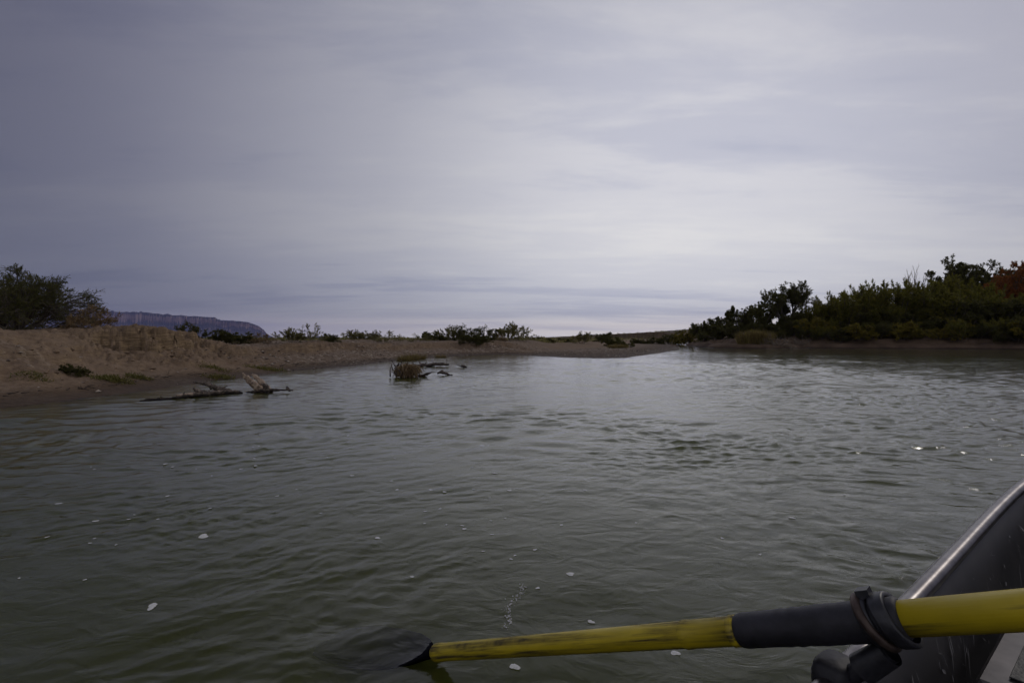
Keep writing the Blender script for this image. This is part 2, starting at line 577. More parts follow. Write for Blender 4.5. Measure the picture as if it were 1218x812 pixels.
def ground_z(x, y):
    return float(terrain(np.array([x], dtype=float), np.array([y], dtype=float))[0][0])


# ------------------------------------------------------------------ water
rngw = np.random.default_rng(11)
WAVES = []
for k in range(130):
    lam = math.exp(rngw.uniform(math.log(0.05), math.log(1.3)))
    head = rngw.normal(-8, 36)
    WAVES.append((lam, math.radians(head), rngw.uniform(0, 6.283), rngw.uniform(0.5, 1.4)))


def waves(x, y, spacing=None):
    x = np.asarray(x, dtype=np.float32)
    y = np.asarray(y, dtype=np.float32)
    wx = x + 0.8 * fbm(x * 0.35, y * 0.35, 2, 201) + 0.06 * fbm(x * 2.3, y * 2.3, 2, 203)
    wy = y + 0.8 * fbm(x * 0.35 + 9, y * 0.35, 2, 205) + 0.06 * fbm(x * 2.3 + 4, y * 2.3, 2, 207)
    g1 = np.clip(0.85 + 1.3 * fbm(x * 0.22, y * 0.3, 3, 211), 0.2, 2)          # gusts and slicks
    g2 = np.clip(0.8 + 1.5 * fbm(x * 0.4 + 20, y * 0.6, 3, 213), 0.15, 2)
    side = 0.75 + 0.5 * sstep(-3, 7, x - 0.2 * y)              # rougher on the right, where the current runs
    z = np.zeros_like(x)
    dx = np.zeros_like(x)
    dy = np.zeros_like(x)
    for lam, th, ph, am in WAVES:
        k = 2 * math.pi / lam
        a = 0.0040 * lam * am
        a *= 1.35 / (1 + (lam / 0.38) ** 1.7)
        amp = a * (g1 if lam > 0.35 else g2) * side
        if spacing is not None:
            amp = amp * sstep(2.0, 4.5, lam / spacing)
        sx, sy = math.sin(th), math.cos(th)
        p = k * (wx * sx + wy * sy) + ph
        z += amp * np.cos(p)
        s = np.sin(p) * amp * 0.8
        dx -= s * sx
        dy -= s * sy
    return z, dx, dy


wr = geom(0.3, 1.35, 0.03) + geom(1.35, 40, 0.0048) + geom(40, 230, 0.012) + [230.0]
wx, wy, wq, wnr, wna = polar(wr, 52, 0.13, 2.5)
spac = np.repeat(np.gradient(np.array(wr))[:, None], wna, 1)
spac = np.where(np.abs(np.arctan2(wx, wy)) > math.radians(53), np.hypot(wx, wy) * 0.045, spac)
wz, wdx, wdy = waves(wx, wy, spac)
damp = sstep(0, 1.5, -river_sd(wx, wy)) * 0.6 + 0.4
edge = 1 - sstep(180, 220, np.hypot(wx, wy))
wz, wdx, wdy = wz * damp * edge, wdx * damp * edge, wdy * damp * edge
top = np.stack([wx + wdx, wy + wdy, wz], -1).reshape(-1, 3)
ring = np.stack([wx[-1], wy[-1], np.full(wna, -1.6)], -1)
nv = len(top)
v = np.concatenate([top, ring, [[0, 0, 0]], [[0, 0, -1.6]]])
j = np.arange(wna)
j2 = (j + 1) % wna
last = (wnr - 1) * wna
side_q = np.stack([last + j, last + j2, nv + j2, nv + j], -1)
c_top, c_bot = nv + wna, nv + wna + 1
tr1 = np.stack([np.full(wna, c_top), j2, j], -1)
tr2 = np.stack([np.full(wna, c_bot), nv + j, nv + j2], -1)
water = obj('water', mesh_np('water', v, np.concatenate([wq, side_q]), np.concatenate([tr1, tr2]), M['water'], True))
tag(water, kind='structure')


def water_z(x, y):
    z, _, _ = waves(np.array([x]), np.array([y]), None)
    return float(z[0])


# ------------------------------------------------------------------ far hills
def ridge_mesh(name, us, vs_, dist, profile, mat, seed, buttress, du=0.35, foot=0.0):
    """a long ridge seen at a distance; profile = (offset towards the eye, height fraction) from front foot to back foot"""
    u = np.arange(us[0], us[-1], du)
    top = np.interp(u, us, vs_)
    ang = np.arctan((u - 609) / F)
    H = np.maximum((HV - top) / F * dist * (1.07 if name == 'mesa' else 1.0), 0.5) + EYE
    H = H * (1 + 0.02 * fbm(u * 0.08, u * 0 + 3, 3, seed))
    b = fbm(u * 0.12, u * 0, 5, seed + 5, 0.6)
    b2 = np.abs(fbm(u * 0.3, u * 0 + 5, 4, seed + 9, 0.6))
    rows = []
    for k, (off, zf) in enumerate(profile):
        dd = dist + off + buttress * (b + 0.7 * b2) * (1.0 if 0 < k < len(profile) - 2 else 0.3) + buttress * 0.25 * fbm(u * 0.5, u * 0 + k * 7.1, 3, seed + k)
        zz = H * zf * (1 + (0.10 * fbm(u * 0.15, u * 0 + k * 3.3, 3, seed + 20 + k) if 0 < k < len(profile) - 3 else 0)) + foot
        # dist is depth along +Y at the centre: keep the picture row by scaling with depth
        rows.append(np.stack([np.tan(ang) * dd, dd, zz], -1))
    P = np.stack(rows, 0)
    n, m = P.shape[:2]
    i = np.arange(n - 1)[:, None] * m
    j = np.arange(m - 1)[None, :]
    q = np.stack([i + j, i + j + 1, i + m + j + 1, i + m + j], -1).reshape(-1, 4)
    return mesh_np(name, P.reshape(-1, 3), q, None, mat, name == 'mesa')


def mesa_mat():
    m, nt, out = new_mat('mesa_rock')
    p = principled(nt, out, Roughness=0.95)
    geo = nd(nt, 'ShaderNodeNewGeometry')
    sn = nd(nt, 'ShaderNodeSeparateXYZ')
    nt.links.new(geo.outputs['Normal'], sn.inputs[0])
    steep = ramp(nt, math_node(nt, 'ABSOLUTE', sn.outputs[2]), [(0.35, (1, 1, 1)), (0.6, (0, 0, 0))])
    n1 = tex_noise(nt, 0.004, 6, 0.65, stretch=(0.25, 0.25, 6))
    cliff = ramp(nt, n1, [(0.3, (0.16, 0.10, 0.09)), (0.5, (0.36, 0.235, 0.20)), (0.7, (0.50, 0.35, 0.29))])
    tal = ramp(nt, n1, [(0.3, (0.025, 0.024, 0.026)), (0.7, (0.07, 0.055, 0.05))])
    nt.links.new(mixcol(nt, steep, tal, cliff), p.inputs['Base Color'])
    return m


M['mesa'] = mesa_mat()
M['hill'] = simple_mat('hill_scrub', (0.06, 0.055, 0.03), (0.16, 0.12, 0.075), 0.012, 0.95, lo=0.3, hi=0.7)
prof = [(-1500, 0), (-700, 0.16), (-330, 0.40), (-300, 0.42), (-285, 0.52), (-190, 0.58), (-150, 0.61), (-140, 0.80), (-130, 0.98), (0, 1.0), (1800, 1.0), (3000, 0)]
mesa = obj('mesa', ridge_mesh('mesa', [-420, -100, 60, 115, 160, 200, 240, 256, 259, 284, 300, 308, 314, 318, 330], [366, 368, 370, 371.5, 373, 376, 378, 379.5, 382, 383, 386, 389, 393, 398, 403],
                              8600, prof, M['mesa'], 7, 170))
tag(mesa, kind='structure')
hprof = [(-900, 0), (-450, 0.3), (-200, 0.65), (0, 1.0), (300, 0.8), (1000, 0)]
hill = obj('hill', ridge_mesh('hill', [640, 690, 720, 760, 790, 815, 830, 900, 1000, 1150], [402.9, 401.6, 400, 396.5, 393.5, 391.5, 390, 386, 384, 388], 2600, hprof, M['hill'], 23, 60, 0.8))
tag(hill, kind='structure')
h2 = obj('hill', ridge_mesh('hill_blue', [660, 672, 682, 690, 698, 704, 716, 730, 745], [402.9, 401.5, 399.5, 398.8, 397.2, 397.6, 399.6, 401.4, 402.9], 11000, [(o * 3, z) for o, z in hprof], M['mesa'], 29, 150, 0.5))
tag(h2, kind='structure')
h3 = obj('hill', ridge_mesh('hill_blue', [340, 352, 366, 375, 384, 396, 402, 408, 440], [402.9, 402, 400.8, 399.6, 399.4, 400.2, 401, 402.2, 402.9], 12000, [(o * 3, z) for o, z in hprof], M['mesa'], 31, 150, 0.5))
tag(h3, kind='structure')

# ------------------------------------------------------------------ haze
hm, hnt, hout = new_mat('haze')
hv = nd(hnt, 'ShaderNodeVolumePrincipled')
hv.inputs['Color'].default_value = (0.46, 0.52, 1.0, 1)
hv.inputs['Density'].default_value = 4.0e-5
hv.inputs['Anisotropy'].default_value = 0.0
hnt.links.new(hv.outputs[0], hout.inputs['Volume'])
E, Z0, Z1 = 21000.0, -8.0, 560.0
hz = [(x, y, z) for z in (Z0, Z1) for y in (-E, E) for x in (-E, E)]
hq = [(0, 2, 3, 1), (4, 5, 7, 6), (0, 1, 5, 4), (2, 6, 7, 3), (0, 4, 6, 2), (1, 3, 7, 5)]
haze = obj('haze', mesh_np('haze', np.array(hz), np.array(hq), None, hm, False))
tag(haze, kind='stuff')


# ------------------------------------------------------------------ plants
def nrm(a):
    return a / np.maximum(np.linalg.norm(a, axis=-1, keepdims=True), 1e-9)


def shoots(rng, start, direc, length, k, jitter, lift):
    """N curved polylines: start (N,3), direc (N,3), length (N,)"""
    N = len(start)
    pts = np.zeros((N, k, 3))
    pts[:, 0] = start
    d = nrm(direc)
    bend = rng.normal(0, jitter, (N, 3))
    for i in range(1, k):
        d = nrm(d + bend / k + rng.normal(0, jitter * 0.5, (N, 3)) / k ** 0.5 + np.array([0, 0, 1.0]) * lift / k)
        pts[:, i] = pts[:, i - 1] + d * (length / (k - 1))[:, None]
    return pts


def along(pts, t):
    """pts (N,k,3), t (N,m) -> position, tangent (N,m,3)"""
    N, k = pts.shape[:2]
    f = t * (k - 1)
    i = np.clip(f.astype(int), 0, k - 2)
    fr = (f - i)[..., None]
    n = np.arange(N)[:, None]
    a, b = pts[n, i], pts[n, i + 1]
    return a + (b - a) * fr, nrm(b - a)


def branch(rng, parents, plen, m, t0, t1, angle, lrat, k, jitter, lift):
    N = len(parents)
    t = t0 + (t1 - t0) * rng.random((N, m)) ** 0.8
    pos, tan = along(parents, t)
    perp = rng.normal(size=(N, m, 3))
    perp = nrm(perp - (perp * tan).sum(-1, keepdims=True) * tan)
    an = np.radians(angle) * rng.uniform(0.6, 1.3, (N, m, 1))
    d = tan * np.cos(an) + perp * np.sin(an)
    ln = plen[:, None] * lrat * rng.uniform(0.6, 1.25, (N, m)) * (1.1 - 0.5 * t)
    return shoots(rng, pos.reshape(-1, 3), d.reshape(-1, 3), ln.reshape(-1), k, jitter, lift), ln.reshape(-1)


def tubes(pts, r0, r1, n):
    """pts (N,k,3), r0/r1 (N,) -> verts, quads"""
    N, k = pts.shape[:2]
    tan = np.gradient(pts, axis=1)
    tan = nrm(tan)
    ref = np.where(np.abs(tan[:, :1, 2:3]) > 0.9, np.array([1.0, 0, 0]), np.array([0, 0, 1.0]))
    a = nrm(np.cross(tan, ref))
    b = np.cross(tan, a)
    rad = r0[:, None] + (r1 - r0)[:, None] * np.linspace(0, 1, k)[None]
    th = np.arange(n) * 2 * np.pi / n
    v = pts[:, :, None] + rad[:, :, None, None] * (np.cos(th)[:, None] * a[:, :, None] + np.sin(th)[:, None] * b[:, :, None])
    base = (np.arange(N) * k * n)[:, None, None] + (np.arange(k - 1) * n)[None, :, None]
    j = np.arange(n)[None, None]
    j2 = (j + 1) % n
    q = np.stack([base + j, base + j2, base + n + j2, base + n + j], -1).reshape(-1, 4)
    return v.reshape(-1, 3), q


def leaves(rng, pts, m, l, w, spread, t0=0.15, tintmode=0.55):
    N = len(pts)
    t = t0 + (1 - t0) * rng.random((N, m))
    pos, tan = along(pts, t)
    d = nrm(tan + rng.normal(0, spread, (N, m, 3)))
    s = nrm(np.cross(d, rng.normal(size=(N, m, 3))))
    ll = l * rng.uniform(0.6, 1.3, (N, m, 1))
    ww = w * rng.uniform(0.6, 1.3, (N, m, 1))
    v = np.stack([pos, pos + d * ll * 0.45 + s * ww * 0.5, pos + d * ll, pos + d * ll * 0.45 - s * ww * 0.5], 2)
    tb = rng.random((N, 1))
    tint = np.clip(tintmode * tb + (1 - tintmode) * rng.random((N, m)), 0, 1)
    tint = np.repeat(tint[..., None], 4, -1)
    q = np.arange(N * m * 4).reshape(-1, 4)
    return v.reshape(-1, 3), q, tint.ravel()


def grow(seed, W, D, H, stems, tilt, slen, levels, leaf, sr=0.05, base_w=0.1, lift0=0.3, jit0=0.35, flat=None, leaf_levels=1):
    """returns trunk (v,q) and crown (v,q,tint), scaled to W x D x H metres.
    levels: list of (children, t0, t1, angle, length ratio, jitter, lift)"""
    rng = np.random.default_rng(seed)
    az = (np.arange(stems) + rng.uniform(-0.35, 0.35, stems)) * 2 * np.pi / max(stems, 1) + rng.uniform(0, 6.28)
    tl = np.radians(tilt) * (rng.uniform(0.1, 1.0, stems) ** 0.7)
    d = np.stack([np.sin(tl) * np.cos(az), np.sin(tl) * np.sin(az), np.cos(tl)], -1)
    start = np.stack([np.cos(az), np.sin(az), 0 * az], -1) * base_w * rng.uniform(0.2, 1, (stems, 1))
    ln = slen * rng.uniform(0.65, 1.1, stems)
    P = [(shoots(rng, start, d, ln, 8, jit0, lift0), ln)]
    for (m, t0, t1, ang, lr, jt, lf) in levels:
        P.append(branch(rng, P[-1][0], P[-1][1], m, t0, t1, ang, lr, 5, jt, lf))
    lv = [leaves(rng, P[-1 - i][0], leaf[0], leaf[1], leaf[2], leaf[3]) for i in range(leaf_levels)] if leaf[0] else []
    # scale to the requested size
    allp = np.concatenate([p.reshape(-1, 3) for p, _ in P])
    lo, hi = np.percentile(allp, 1, axis=0), np.percentile(allp, 99.3, axis=0)
    s = np.array([W / (hi[0] - lo[0]), D / (hi[1] - lo[1]), H / hi[2]])
    off = np.array([-(hi[0] + lo[0]) / 2, -(hi[1] + lo[1]) / 2, 0])
    tv, tq, cv, cq, ct, n1, n2 = [], [], [], [], [], 0, 0
    nl = len(P)
    smean = s.mean()
    for i, (p, l_) in enumerate(P):
        r0 = np.full(len(p), sr * 0.45 ** i)
        r1 = r0 * (0.45 if i < nl - 1 else 0.25)
        sides = 7 if i == 0 else (5 if i == 1 else 3)
        vv, qq = tubes(p * s, r0, r1, sides)
        if i < max(1, nl - 1):
            tv.append(vv)
            tq.append(qq + n1)
            n1 += len(vv)
        else:
            cv.append(vv)
            cq.append(qq + n2)
            ct.append(np.full(len(vv), -1.0))
            n2 += len(vv)
    for (vv, qq, tt) in lv:
        # leaves keep their real size: scale only the attachment point
        q4 = vv.reshape(-1, 4, 3)
        b = q4[:, :1]
        q4 = b * s + (q4 - b)
        cv.append(q4.reshape(-1, 3))
        cq.append(qq + n2)
        ct.append(tt)
        n2 += len(vv)
    trunk = (np.concatenate(tv), np.concatenate(tq))
    crown = (np.concatenate(cv), np.concatenate(cq), np.concatenate(ct)) if cv else None
    return trunk, crown


PROTO = {}


def plant_proto(key, leafmat, barkmat='bark', **kw):
    tr, cr = grow(**kw)
    tm = mesh_np(key + '_trunk', tr[0], tr[1], None, M[barkmat], True)
    cm = None
    if cr is not None:
        # twigs share the crown's mesh in the bark colour
        cm = mesh_np(key + '_crown', cr[0], cr[1], None, M[leafmat], False, {'tint': np.clip(cr[2], 0, 1)})
        cm.materials.append(M[barkmat])
        fi = (cr[2][cr[1][:, 0]] < -0.5).astype(np.int32)
        cm.polygons.foreach_set('material_index', fi)
    PROTO[key] = (tm, cm)


def plant(name, key, x, y, label, cat, group=None, s=1.0, rz=0.0, sz=None, dz=-0.05, crown_name='crown', trunk_name='trunk'):
    z = ground_z(x, y) + dz
    e = empty(name, (x, y, z), rz)
    e.scale = (s, s, sz if sz else s)
    tag(e, label, cat, group)
    tm, cm = PROTO[key]
    obj(trunk_name, tm, e)
    if cm:
        obj(crown_name, cm, e)
    return e


def X(u, Y):
    return (u - 609) / F * Y


# prototypes ---------------------------------------------------------------
plant_proto('mesquite_big', 'leaf_mesquite', seed=6, W=4.6, D=4.2, H=2.1, stems=18, tilt=84, slen=1.5, sr=0.05, lift0=0.25, jit0=0.5,
            levels=[(8, 0.25, 1, 38, 0.62, 0.6, 0.08), (7, 0.2, 1, 34, 0.62, 0.5, 0.02), (5, 0.2, 1, 26, 0.95, 0.5, -0.05)], leaf=(17, 0.07, 0.014, 0.3))
plant_proto('mesquite_small', 'leaf_mesquite', seed=5, W=1.9, D=1.7, H=1.35, stems=8, tilt=60, slen=1.0, sr=0.022, jit0=0.4,
            levels=[(8, 0.15, 1, 36, 0.55, 0.5, 0.15), (6, 0.2, 1, 36, 0.6, 0.5, 0.05), (4, 0.2, 1, 34, 0.6, 0.5, 0.05)], leaf=(11, 0.06, 0.018, 0.5), leaf_levels=2)
plant_proto('creosote', 'leaf_creosote', 'twig', seed=8, W=1.9, D=1.7, H=1.2, stems=16, tilt=58, slen=1.0, sr=0.012, base_w=0.15, lift0=0.2, jit0=0.25,
            levels=[(9, 0.15, 1, 26, 0.42, 0.4, 0.3), (6, 0.2, 1, 28, 0.5, 0.4, 0.2)], leaf=(16, 0.06, 0.02, 0.5), leaf_levels=2)
plant_proto('creosote_sparse', 'leaf_creosote', 'twig', seed=18, W=1.9, D=1.7, H=1.25, stems=12, tilt=62, slen=1.0, sr=0.011, base_w=0.12, lift0=0.2, jit0=0.3,
            levels=[(8, 0.25, 1, 26, 0.45, 0.4, 0.3), (5, 0.3, 1, 28, 0.5, 0.4, 0.2)], leaf=(10, 0.055, 0.018, 0.5), leaf_levels=2)
plant_proto('bush_low', 'leaf_dark', seed=12, W=2.2, D=2.0, H=1.0, stems=14, tilt=74, slen=0.9, sr=0.014, base_w=0.3, jit0=0.5,
            levels=[(9, 0.15, 1, 40, 0.5, 0.6, 0.25), (6, 0.2, 1, 40, 0.6, 0.5, 0.15), (4, 0.2, 1, 38, 0.6, 0.5, 0.15)], leaf=(12, 0.06, 0.026, 0.7))
plant_proto('bush_dry', 'leaf_dry', 'twig', seed=14, W=1.4, D=1.3, H=0.7, stems=16, tilt=76, slen=0.8, sr=0.010, base_w=0.2, jit0=0.5,
            levels=[(6, 0.25, 1, 45, 0.55, 0.6, 0.1), (4, 0.2, 1, 45, 0.6, 0.6, 0.0)], leaf=(12, 0.07, 0.02, 0.8))
plant_proto('round_tree', 'leaf_dark', seed=21, W=9.2, D=7.5, H=6.6, stems=6, tilt=48, slen=4.2, sr=0.16, base_w=0.3, lift0=0.35, jit0=0.5,
            levels=[(9, 0.35, 1, 42, 0.55, 0.6, 0.15), (10, 0.2, 1, 46, 0.55, 0.6, 0.1), (8, 0.15, 1, 46, 0.6, 0.6, 0.0)], leaf=(13, 0.16, 0.06, 0.7))
plant_proto('bank_tree', 'leaf_dark', seed=22, W=5.6, D=5.0, H=4.6, stems=9, tilt=58, slen=3.0, sr=0.09, base_w=0.4, lift0=0.3, jit0=0.5,
            levels=[(9, 0.06, 1, 44, 0.45, 0.6, 0.2), (8, 0.15, 1, 44, 0.55, 0.6, 0.15), (6, 0.15, 1, 44, 0.6, 0.5, 0.1)], leaf=(14, 0.16, 0.065, 0.8))
plant_proto('willow', 'leaf_willow', seed=25, W=3.6, D=3.4, H=4.4, stems=22, tilt=30, slen=3.2, sr=0.03, base_w=0.9, lift0=0.5, jit0=0.3,
            levels=[(13, 0.03, 1, 22, 0.34, 0.35, 0.4), (5, 0.15, 1, 24, 0.5, 0.4, 0.3)], leaf=(20, 0.20, 0.036, 0.28), leaf_levels=2)
plant_proto('willow_thin', 'leaf_willow', seed=26, W=3.2, D=3.0, H=4.6, stems=15, tilt=26, slen=3.2, sr=0.028, base_w=0.8, lift0=0.5, jit0=0.25,
            levels=[(12, 0.03, 1, 20, 0.34, 0.3, 0.4), (5, 0.15, 1, 22, 0.5, 0.4, 0.3)], leaf=(17, 0.20, 0.034, 0.26), leaf_levels=2)
plant_proto('yellow_bush', 'leaf_yellow', seed=27, W=3.8, D=3.2, H=2.6, stems=18, tilt=60, slen=2.0, sr=0.03, base_w=0.7, lift0=0.4, jit0=0.4,
            levels=[(11, 0.05, 1, 32, 0.42, 0.4, 0.25), (6, 0.15, 1, 32, 0.5, 0.4, 0.2)], leaf=(17, 0.17, 0.055, 0.5))
plant_proto('cottonwood', 'leaf_dark', seed=33, W=5.2, D=5.0, H=7.4, stems=4, tilt=24, slen=5.6, sr=0.16, base_w=0.3, lift0=0.4, jit0=0.3,
            levels=[(14, 0.15, 1, 50, 0.40, 0.5, 0.25), (9, 0.2, 1, 46, 0.55, 0.5, 0.1), (7, 0.2, 1, 46, 0.6, 0.5, 0.1)], leaf=(13, 0.18, 0.08, 0.9))
plant_proto('tamarisk', 'leaf_rust', seed=37, W=5.0, D=4.6, H=5.0, stems=14, tilt=46, slen=3.2, sr=0.05, base_w=0.6, lift0=0.25, jit0=0.4,
            levels=[(12, 0.06, 1, 32, 0.45, 0.5, 0.15), (7, 0.2, 1, 32, 0.5, 0.5, 0.05)], leaf=(26, 0.20, 0.045, 0.45))
plant_proto('bare', 'leaf_dry', 'twig', seed=39, W=2.6, D=2.4, H=5.4, stems=9, tilt=22, slen=4.4, sr=0.045, base_w=0.4, lift0=0.4, jit0=0.3,
            levels=[(7, 0.35, 1, 24, 0.35, 0.3, 0.3), (5, 0.3, 1, 26, 0.5, 0.3, 0.2)], leaf=(0, 0, 0, 0))
plant_proto('dead_brush', 'leaf_dry', 'twig', seed=41, W=3.4, D=2.2, H=1.6, stems=22, tilt=80, slen=1.4, sr=0.03, base_w=0.7, lift0=-0.2, jit0=0.7,
            levels=[(6, 0.2, 1, 46, 0.55, 0.6, -0.3), (5, 0.2, 1, 46, 0.55, 0.6, -0.3)], leaf=(0, 0, 0, 0))


def blades_mesh(name, seed, n, W, H, mat, wid=0.03, lean=0.35, droop=0.6):
    rng = np.random.default_rng(seed)
    a = rng.uniform(0, 6.283, n)
    rr = np.sqrt(rng.random(n)) * W * 0.35
    st = np.stack([np.cos(a) * rr, np.sin(a) * rr, 0 * a], -1)
    d = np.stack([np.cos(a) * lean * rng.random(n), np.sin(a) * lean * rng.random(n), np.ones(n)], -1) + rng.normal(0, 0.12, (n, 3))
    ln = H * rng.uniform(0.55, 1.1, n)
    p = shoots(rng, st, d, ln, 5, 0.35, -droop * 1.0)
    s = nrm(np.cross(d, rng.normal(size=(n, 3))))[:, None]
    w = wid * np.array([0.6, 1, 0.9, 0.6, 0.08])[None, :, None]
    L, Rr = p + s * w * 0.5, p - s * w * 0.5
    v = np.stack([L, Rr], 2).reshape(-1, 3)
    base = (np.arange(n) * 10)[:, None] + (np.arange(4) * 2)[None]
    q = np.stack([base, base + 1, base + 3, base + 2], -1).reshape(-1, 4)
    t = np.repeat(rng.random(n), 10)
    return mesh_np(name, v, q, None, M[mat], False, {'tint': t})


REED = blades_mesh('reeds', 51, 420, 1.9, 1.7, 'leaf_reed', 0.035, 0.25, 0.3)
GRASS = blades_mesh('tussock', 53, 520, 0.9, 0.42, 'leaf_reed', 0.012, 0.9, 0.9)
TUFT = blades_mesh('green_tussock', 54, 700, 1.6, 0.9, 'leaf_yellow', 0.04, 0.7, 0.5)


def blades(name, me, x, y, label, cat, group=None, s=1.0, rz=0.0, sz=None):
    o = obj(name, me)
    o.location = (x, y, ground_z(x, y) - 0.02)
    o.rotation_euler = (0, 0, rz)
    o.scale = (s, s, sz or s)
    return tag(o, label, cat, group)


# ---- left bank
plant('mesquite_tree', 'mesquite_big', X(20, 17.2), 17.2, 'large dark feathery mesquite at the left edge, on top of the sand bank', 'tree', s=1.0, rz=0.3)
plant('mesquite_tree', 'mesquite_big', X(-55, 18.6), 18.6, 'dark mesquite cut off by the left frame edge, behind the largest mesquite', 'tree', s=1.05, rz=2.2)
plant('dry_bush', 'bush_dry', X(108, 16.8), 16.8, 'low rusty brown bush at the right foot of the large mesquite', 'bush', s=1.1, rz=1.0)
plant('mesquite_bush', 'mesquite_small', X(228, 21), 21, 'small dark green mesquite bush standing on the crest before the mesa', 'bush', s=0.62, rz=0.4, sz=0.62)
plant('dry_bush', 'bush_dry', X(206, 20), 20, 'sparse grey brown bush left of the small mesquite on the crest', 'bush', s=0.6, rz=2.0, sz=0.6)
plant('low_bush', 'bush_low', X(276, 22), 22, 'wide low green bush where the sand mound drops to the terrace', 'bush', s=0.85, rz=0.7, sz=0.62)
plant('dry_bush', 'bush_dry', X(311, 22), 22, 'dark dry twiggy bush between the wide green bush and the spiky one', 'bush', s=0.7, rz=0.2, sz=0.7)
plant('creosote_bush', 'creosote', X(348, 23), 23, 'green creosote bush beside the tall bare-tipped one on the terrace', 'bush', s=0.72, rz=0.5, sz=0.58)
plant('creosote_bush', 'creosote_sparse', X(370, 23.5), 23.5, 'tall thin creosote with bare upright tips on the left terrace', 'bush', s=0.78, rz=1.5, sz=0.72)
plant('low_bush', 'bush_low', X(393, 27), 27, 'tiny green bush on the terrace against the pale blue hill', 'bush', s=0.45, rz=1.5)
GR = 'scrub bushes along the far bank'
rowb = [
    (424, 33, 'creosote', 0.75, 0.55, 'olive bush at the left end of the paired row above the gravel slope', GR),
    (441, 34, 'creosote', 0.62, 0.5, 'small olive bush between the two larger bushes of the paired row', GR),
    (457, 33, 'creosote_sparse', 0.85, 0.62, 'olive bush at the right end of the paired row above the gravel slope', GR),
    (500, 38, 'creosote_sparse', 0.7, 0.5, 'thin low bush on the bank above the floating sticks', GR),
    (517, 40, 'bush_low', 0.85, 0.75, 'dense dark bush left of the tall spiky bush on the far bank', GR),
    (541, 40, 'creosote', 0.95, 0.95, 'tall spiky green bush on the far bank above the water', GR),
    (557, 38, 'mesquite_small', 0.8, 0.75, 'rounded green bush on the far bank right of the tall spiky one', GR),
    (605, 44, 'creosote', 1.2, 1.15, 'largest fan-shaped bush on the eroded far bank', GR),
    (622, 46, 'creosote_sparse', 1.0, 1.0, 'thin-topped bush just right of the largest fan-shaped bush', GR),
    (645, 60, 'bush_low', 0.9, 0.55, 'flat bush on the skyline right of the fan-shaped bushes', GR),
    (671, 75, 'bush_low', 0.9, 0.6, 'flat bush on the skyline left of the round tan-bar bush', GR),
    (692, 66, 'creosote', 1.25, 1.15, 'rounded dark bush on the flat behind the gravel bar', GR),
    (719, 90, 'bush_low', 1.2, 1.5, 'small ball-shaped bush alone on the skyline by the blue peak', GR),
    (733, 52, 'bush_low', 0.9, 0.9, 'dark bush on the flat beside a dry tuft, right of the ball-shaped bush', GR),
    (760, 85, 'bush_low', 1.2, 0.8, 'olive bush under the rising hill, left of the last two', GR),
    (780, 90, 'bush_low', 1.3, 1.0, 'olive bush below the hill, middle of the last three', GR),
    (797, 92, 'mesquite_small', 1.7, 1.4, 'olive bush closest to the yellow green bank bush by the inlet', GR),
]
for i, (u, Y, key, s, sz, lab, g) in enumerate(rowb):
    plant('scrub_bush', key, X(u, Y), Y, lab, 'bush', g, s * 1.35, i * 1.37, sz * 1.15, dz=-0.12)
slope = [(560, 34.6, 'bush_low', 0.75, 0.55, 'green bush growing down the eroded slope to the water'),
         (572, 35.2, 'bush_low', 0.7, 0.55, 'bright green bush low on the eroded slope beside the water'),
         (580, 37, 'mesquite_small', 0.95, 0.8, 'dark leafy bush in the gully of the eroded bank'),
         (592, 38, 'bush_dry', 1.1, 0.8, 'brown dry bush on the eroded slope under the fan-shaped bush')]
for i, (u, Y, key, s, sz, lab) in enumerate(slope):
    plant('slope_bush', key, X(u, Y), Y, lab, 'bush', None, s, i * 1.1, sz)
for i, (u, Y, s, lab) in enumerate([(482, 23.6, 0.9, 'dry grass tussock at the water edge left of the other tussocks'),
                                    (489, 24.4, 1.0, 'brown grass tussock at the water edge behind the snagged debris'),
                                    (498, 25.2, 0.9, 'dry grass tussock at the water edge above the floating sticks'),
                                    (524, 27.5, 0.7, 'dry grass tussock low on the eroded bank')]):
    blades('grass_tussock', GRASS, X(u, Y), Y, lab, 'grass tussock', 'grass tussocks along the far water edge', s, i)
plant('leafy_weed', 'bush_low', X(86, 10.3), 10.3, 'small dark green weed alone on the sand slope', 'plant', s=0.21, rz=0.4, sz=0.22)
for i, (u, Y, s) in enumerate([(735, 47, 1.3), (728, 46, 1.0), (742, 48, 1.0)]):
    blades('grass_tussock', GRASS, X(u, Y), Y, ['tall dry tussock in the middle of the gravel bar', 'dry tussock left of the tall one on the gravel bar', 'dry tussock right of the tall one on the gravel bar'][i],
           'grass tussock', 'dry tussocks on the gravel bar', s, i)

# green ground cover on the beach
rng = np.random.default_rng(77)
gv, gqs, gt, n0 = [], [], [], 0
for (u, Y, rad, cnt) in [(132, 10.4, 0.30, 500), (165, 11.2, 0.22, 260), (262, 12.8, 0.3, 260), (318, 15.6, 0.5, 420), (40, 9.2, 0.3, 120), (255, 13.8, 0.4, 200)]:
    cx, cyy = X(u, Y), Y
    a = rng.uniform(0, 6.283, cnt)
    rr = rad * np.sqrt(rng.random(cnt)) * rng.uniform(0.3, 1.2, cnt)
    x, y = cx + np.cos(a) * rr * 1.4, cyy + np.sin(a) * rr
    z = terrain(x, y)[0]
    st = np.stack([x, y, z - 0.005], -1)
    p = shoots(rng, st, np.stack([rng.normal(0, 0.5, cnt), rng.normal(0, 0.5, cnt), np.ones(cnt)], -1), rng.uniform(0.03, 0.09, cnt), 3, 0.4, -0.3)
    vv, qq, tt = leaves(rng, p, 3, 0.06, 0.014, 0.8, 0.0)
    gv.append(vv); gqs.append(qq + n0); gt.append(tt); n0 += len(vv)
